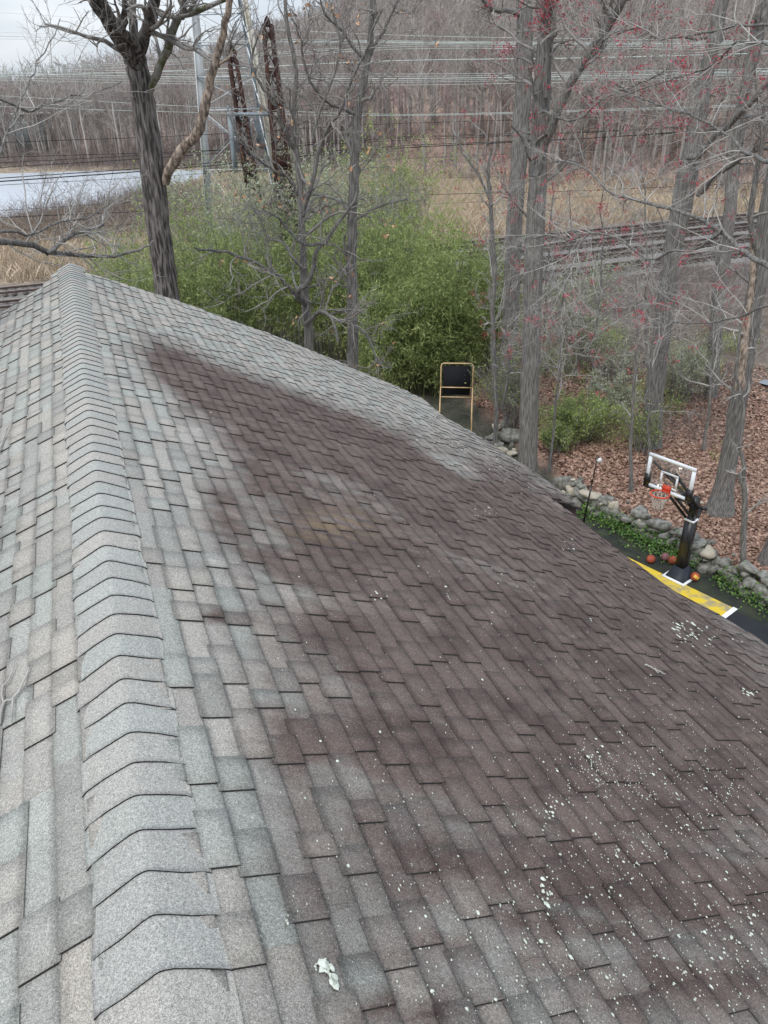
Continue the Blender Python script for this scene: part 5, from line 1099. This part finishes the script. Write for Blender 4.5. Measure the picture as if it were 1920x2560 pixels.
# rebounder (tan tube frame, black net)
pr0 = atz(*zc(140, 560), .3); pr1 = atz(*zc(395, 690), .3)
DR = 27.5; f0, f1 = at(*zc(150, 585), DR), at(*zc(405, 690), DR - 1.0)
XR = unit((at(*zc(455, 340), DR) - at(*zc(165, 300), DR)) * np.array([1, 1, 0])); YR = np.array([-XR[1], XR[0], 0])
cen = at(*zc(310, 230), DR); Wr = 1.22; zt_ = at(*zc(300, 125), DR)[2]; zl_ = at(*zc(320, 425), DR)[2]; gz = float(hgt(cen[0], cen[1])) ; lean = .18
T = thing('rebounder', (cen[0], cen[1], gz), 'tan tube framed rebounder with a black laced net, facing away beside the bamboo', 'rebounder')
def rb(u, z_, dy=0): return np.array([cen[0], cen[1], 0]) + XR * u + YR * (lean * (z_ - zl_) + dy) + Zv * z_
hw = Wr / 2; mb = MB()
mb.tube([rb(-hw, zl_ - .02), rb(-hw, zt_ - .1), rb(-hw + .03, zt_ - .03), rb(-hw + .1, zt_), rb(hw - .1, zt_), rb(hw - .03, zt_ - .03), rb(hw, zt_ - .1), rb(hw, zl_ - .02)], .024, 8); mb.tube([rb(-hw, zl_), rb(hw, zl_)], .02, 8)
mb.part('frame', [tan_m], T)
zm_ = zl_ + (zt_ - zl_) * .30
mb = MB(); mb.tube([rb(-hw, zm_, -.05), rb(hw, zm_, -.05)], .022, 8); mb.part('cross_bar', [tan_m], T)
for s_ in (-1, 1):
    mb = MB(); mb.tube([rb(s_ * hw, zl_ + .05), rb(s_ * (hw - .0), gz + .03, .25)], .02, 8); mb.part('leg', [tan_m], T)
    mb = MB(); mb.tube([rb(s_ * hw, zm_, -.05), rb(s_ * (hw + .02), gz + .03, -.75)], .02, 8); mb.part('leg', [tan_m], T)
    mb = MB(); mb.tube([rb(s_ * (hw + .02), gz + .04, -.75), rb(s_ * hw, gz + .04, .25)], .018, 8); mb.part('foot_bar', [tan_m], T)
nw = hw - .09; P = [rb(-nw, zl_ + .09), rb(nw, zl_ + .09), rb(nw, zt_ - .10), rb(-nw, zt_ - .10)]; mb = MB(); mb.add(P + [p + YR * .012 for p in P], [(0, 1, 2, 3), (7, 6, 5, 4), (0, 4, 5, 1), (1, 5, 6, 2), (2, 6, 7, 3), (3, 7, 4, 0)]); mb.part('net_panel', [blacknet], T)
mb = MB()
for t_ in np.linspace(.03, .97, 16):
    for s_ in (-1, 1): z_ = zl_ + .09 + (zt_ - zl_ - .19) * t_; mb.tube([rb(s_ * nw, z_ + .01), rb(s_ * hw, z_ - .02)], .009, 4, m=0)
    u_ = -nw + 2 * nw * t_; mb.tube([rb(u_, zt_ - .10), rb(u_ + .02, zt_)], .009, 4); mb.tube([rb(u_, zl_ + .09), rb(u_ + .02, zl_)], .009, 4)
mb.part('lacing', [blacknet], T)
# thin black pole with a white tag
pf_ = atz(*zc(1505, 1600), 0.05); pt_ = at(*zc(1640, 975), math.hypot(pf_[0], pf_[1])); T = thing('marker_pole', pf_, 'thin black pole with a small white tag on top, by the stone wall', 'pole')
mb = MB(); mb.tube([pf_, pf_ + (pt_ - pf_) * .55], .026, 8); mb.tube([pf_ + (pt_ - pf_) * .55, pt_], .018, 8); mb.part('shaft', [black_m], T)
mb = MB(); mb.box(pf_ + (pt_ - pf_) * .93 + XR * .07, (.14, .03, .13), (unit(XR + Zv * .5), YR, unit(Zv - XR * .5))); mb.part('tag', [white_m], T)
# twigs lying on the roof
def twig(label, px, side, rad, br=()):
    def hp(x_, y_): a_, s_ = roof_hit(x_, y_, side); return roofP(np.float64(a_), np.float64(s_) if side > 0 else np.float64(s_), .02)
    C = catm([hp(*q) for q in px], 12); C[:, 2] += .01 * np.abs(np.sin(np.arange(12) * 1.3)); c0 = C[0]; L_ = [tubes((C - c0)[None], np.linspace(rad, rad * .4, 12)[None], 6)]
    for b_ in br: B = catm([hp(*q) for q in b_], 6); B[:, 2] += .008; L_.append(tubes((B - c0)[None], np.linspace(rad * .7, rad * .3, 6)[None], 5))
    V, F = joinm(L_); o = link('fallen_twig', mesh('fallen_twig', V, F, bark_pale)); o.location = tuple(c0); tag(o, label, 'twig', 'twigs fallen on the roof')
twig('pale forked dead twig on the left roof slope at the picture edge', [(2, 1575), (12, 1530), (32, 1520), (52, 1490), (66, 1455)], -1, .007, [[(12, 1530), (8, 1500), (26, 1475), (36, 1440)], [(32, 1520), (30, 1560), (28, 1578)]])
twig('short dead twig high on the left roof slope near the picture edge', [(0, 985), (10, 955), (18, 932), (26, 915)], -1, .007, [[(10, 955), (20, 948)]])
twig('thin pale twig lying across the lower right part of the roof', [(1392, 1442), (1412, 1452), (1436, 1464)], 1, .006, [[(1412, 1452), (1420, 1462)]])
# far left: pale panelled building across the lake
p = at(48, 262, 205); g = float(hgt(p[0], p[1])); xa = unit(at(95, 262, 205) - at(0, 262, 205)); xa[2] = 0; xa = unit(xa); ya = np.array([-xa[1], xa[0], 0]); T = thing('storage_shed', (p[0], p[1], g), 'low pale grey panelled building on the far shore at the left edge', 'building')
mb = MB(); zt2 = at(48, 248, 205)[2]; Wb = 11.0; hb = max(zt2 - g, 3)
mb.box(np.array([p[0], p[1], g + hb / 2]), (Wb, 6, hb), (xa, ya, Zv))
for t_ in np.linspace(-.5, .5, 14): mb.box(np.array([p[0], p[1], g + hb / 2]) + xa * Wb * t_ * .98 - ya * 3.04, (.18, .12, hb * .98), (xa, ya, Zv))
mb.part('wall', [siding_m], T)
mb = MB(); mb.box(np.array([p[0], p[1], g + hb + .2]), (Wb + 1, 7, .4), (xa, ya, Zv)); mb.part('roof', [galv_m], T)
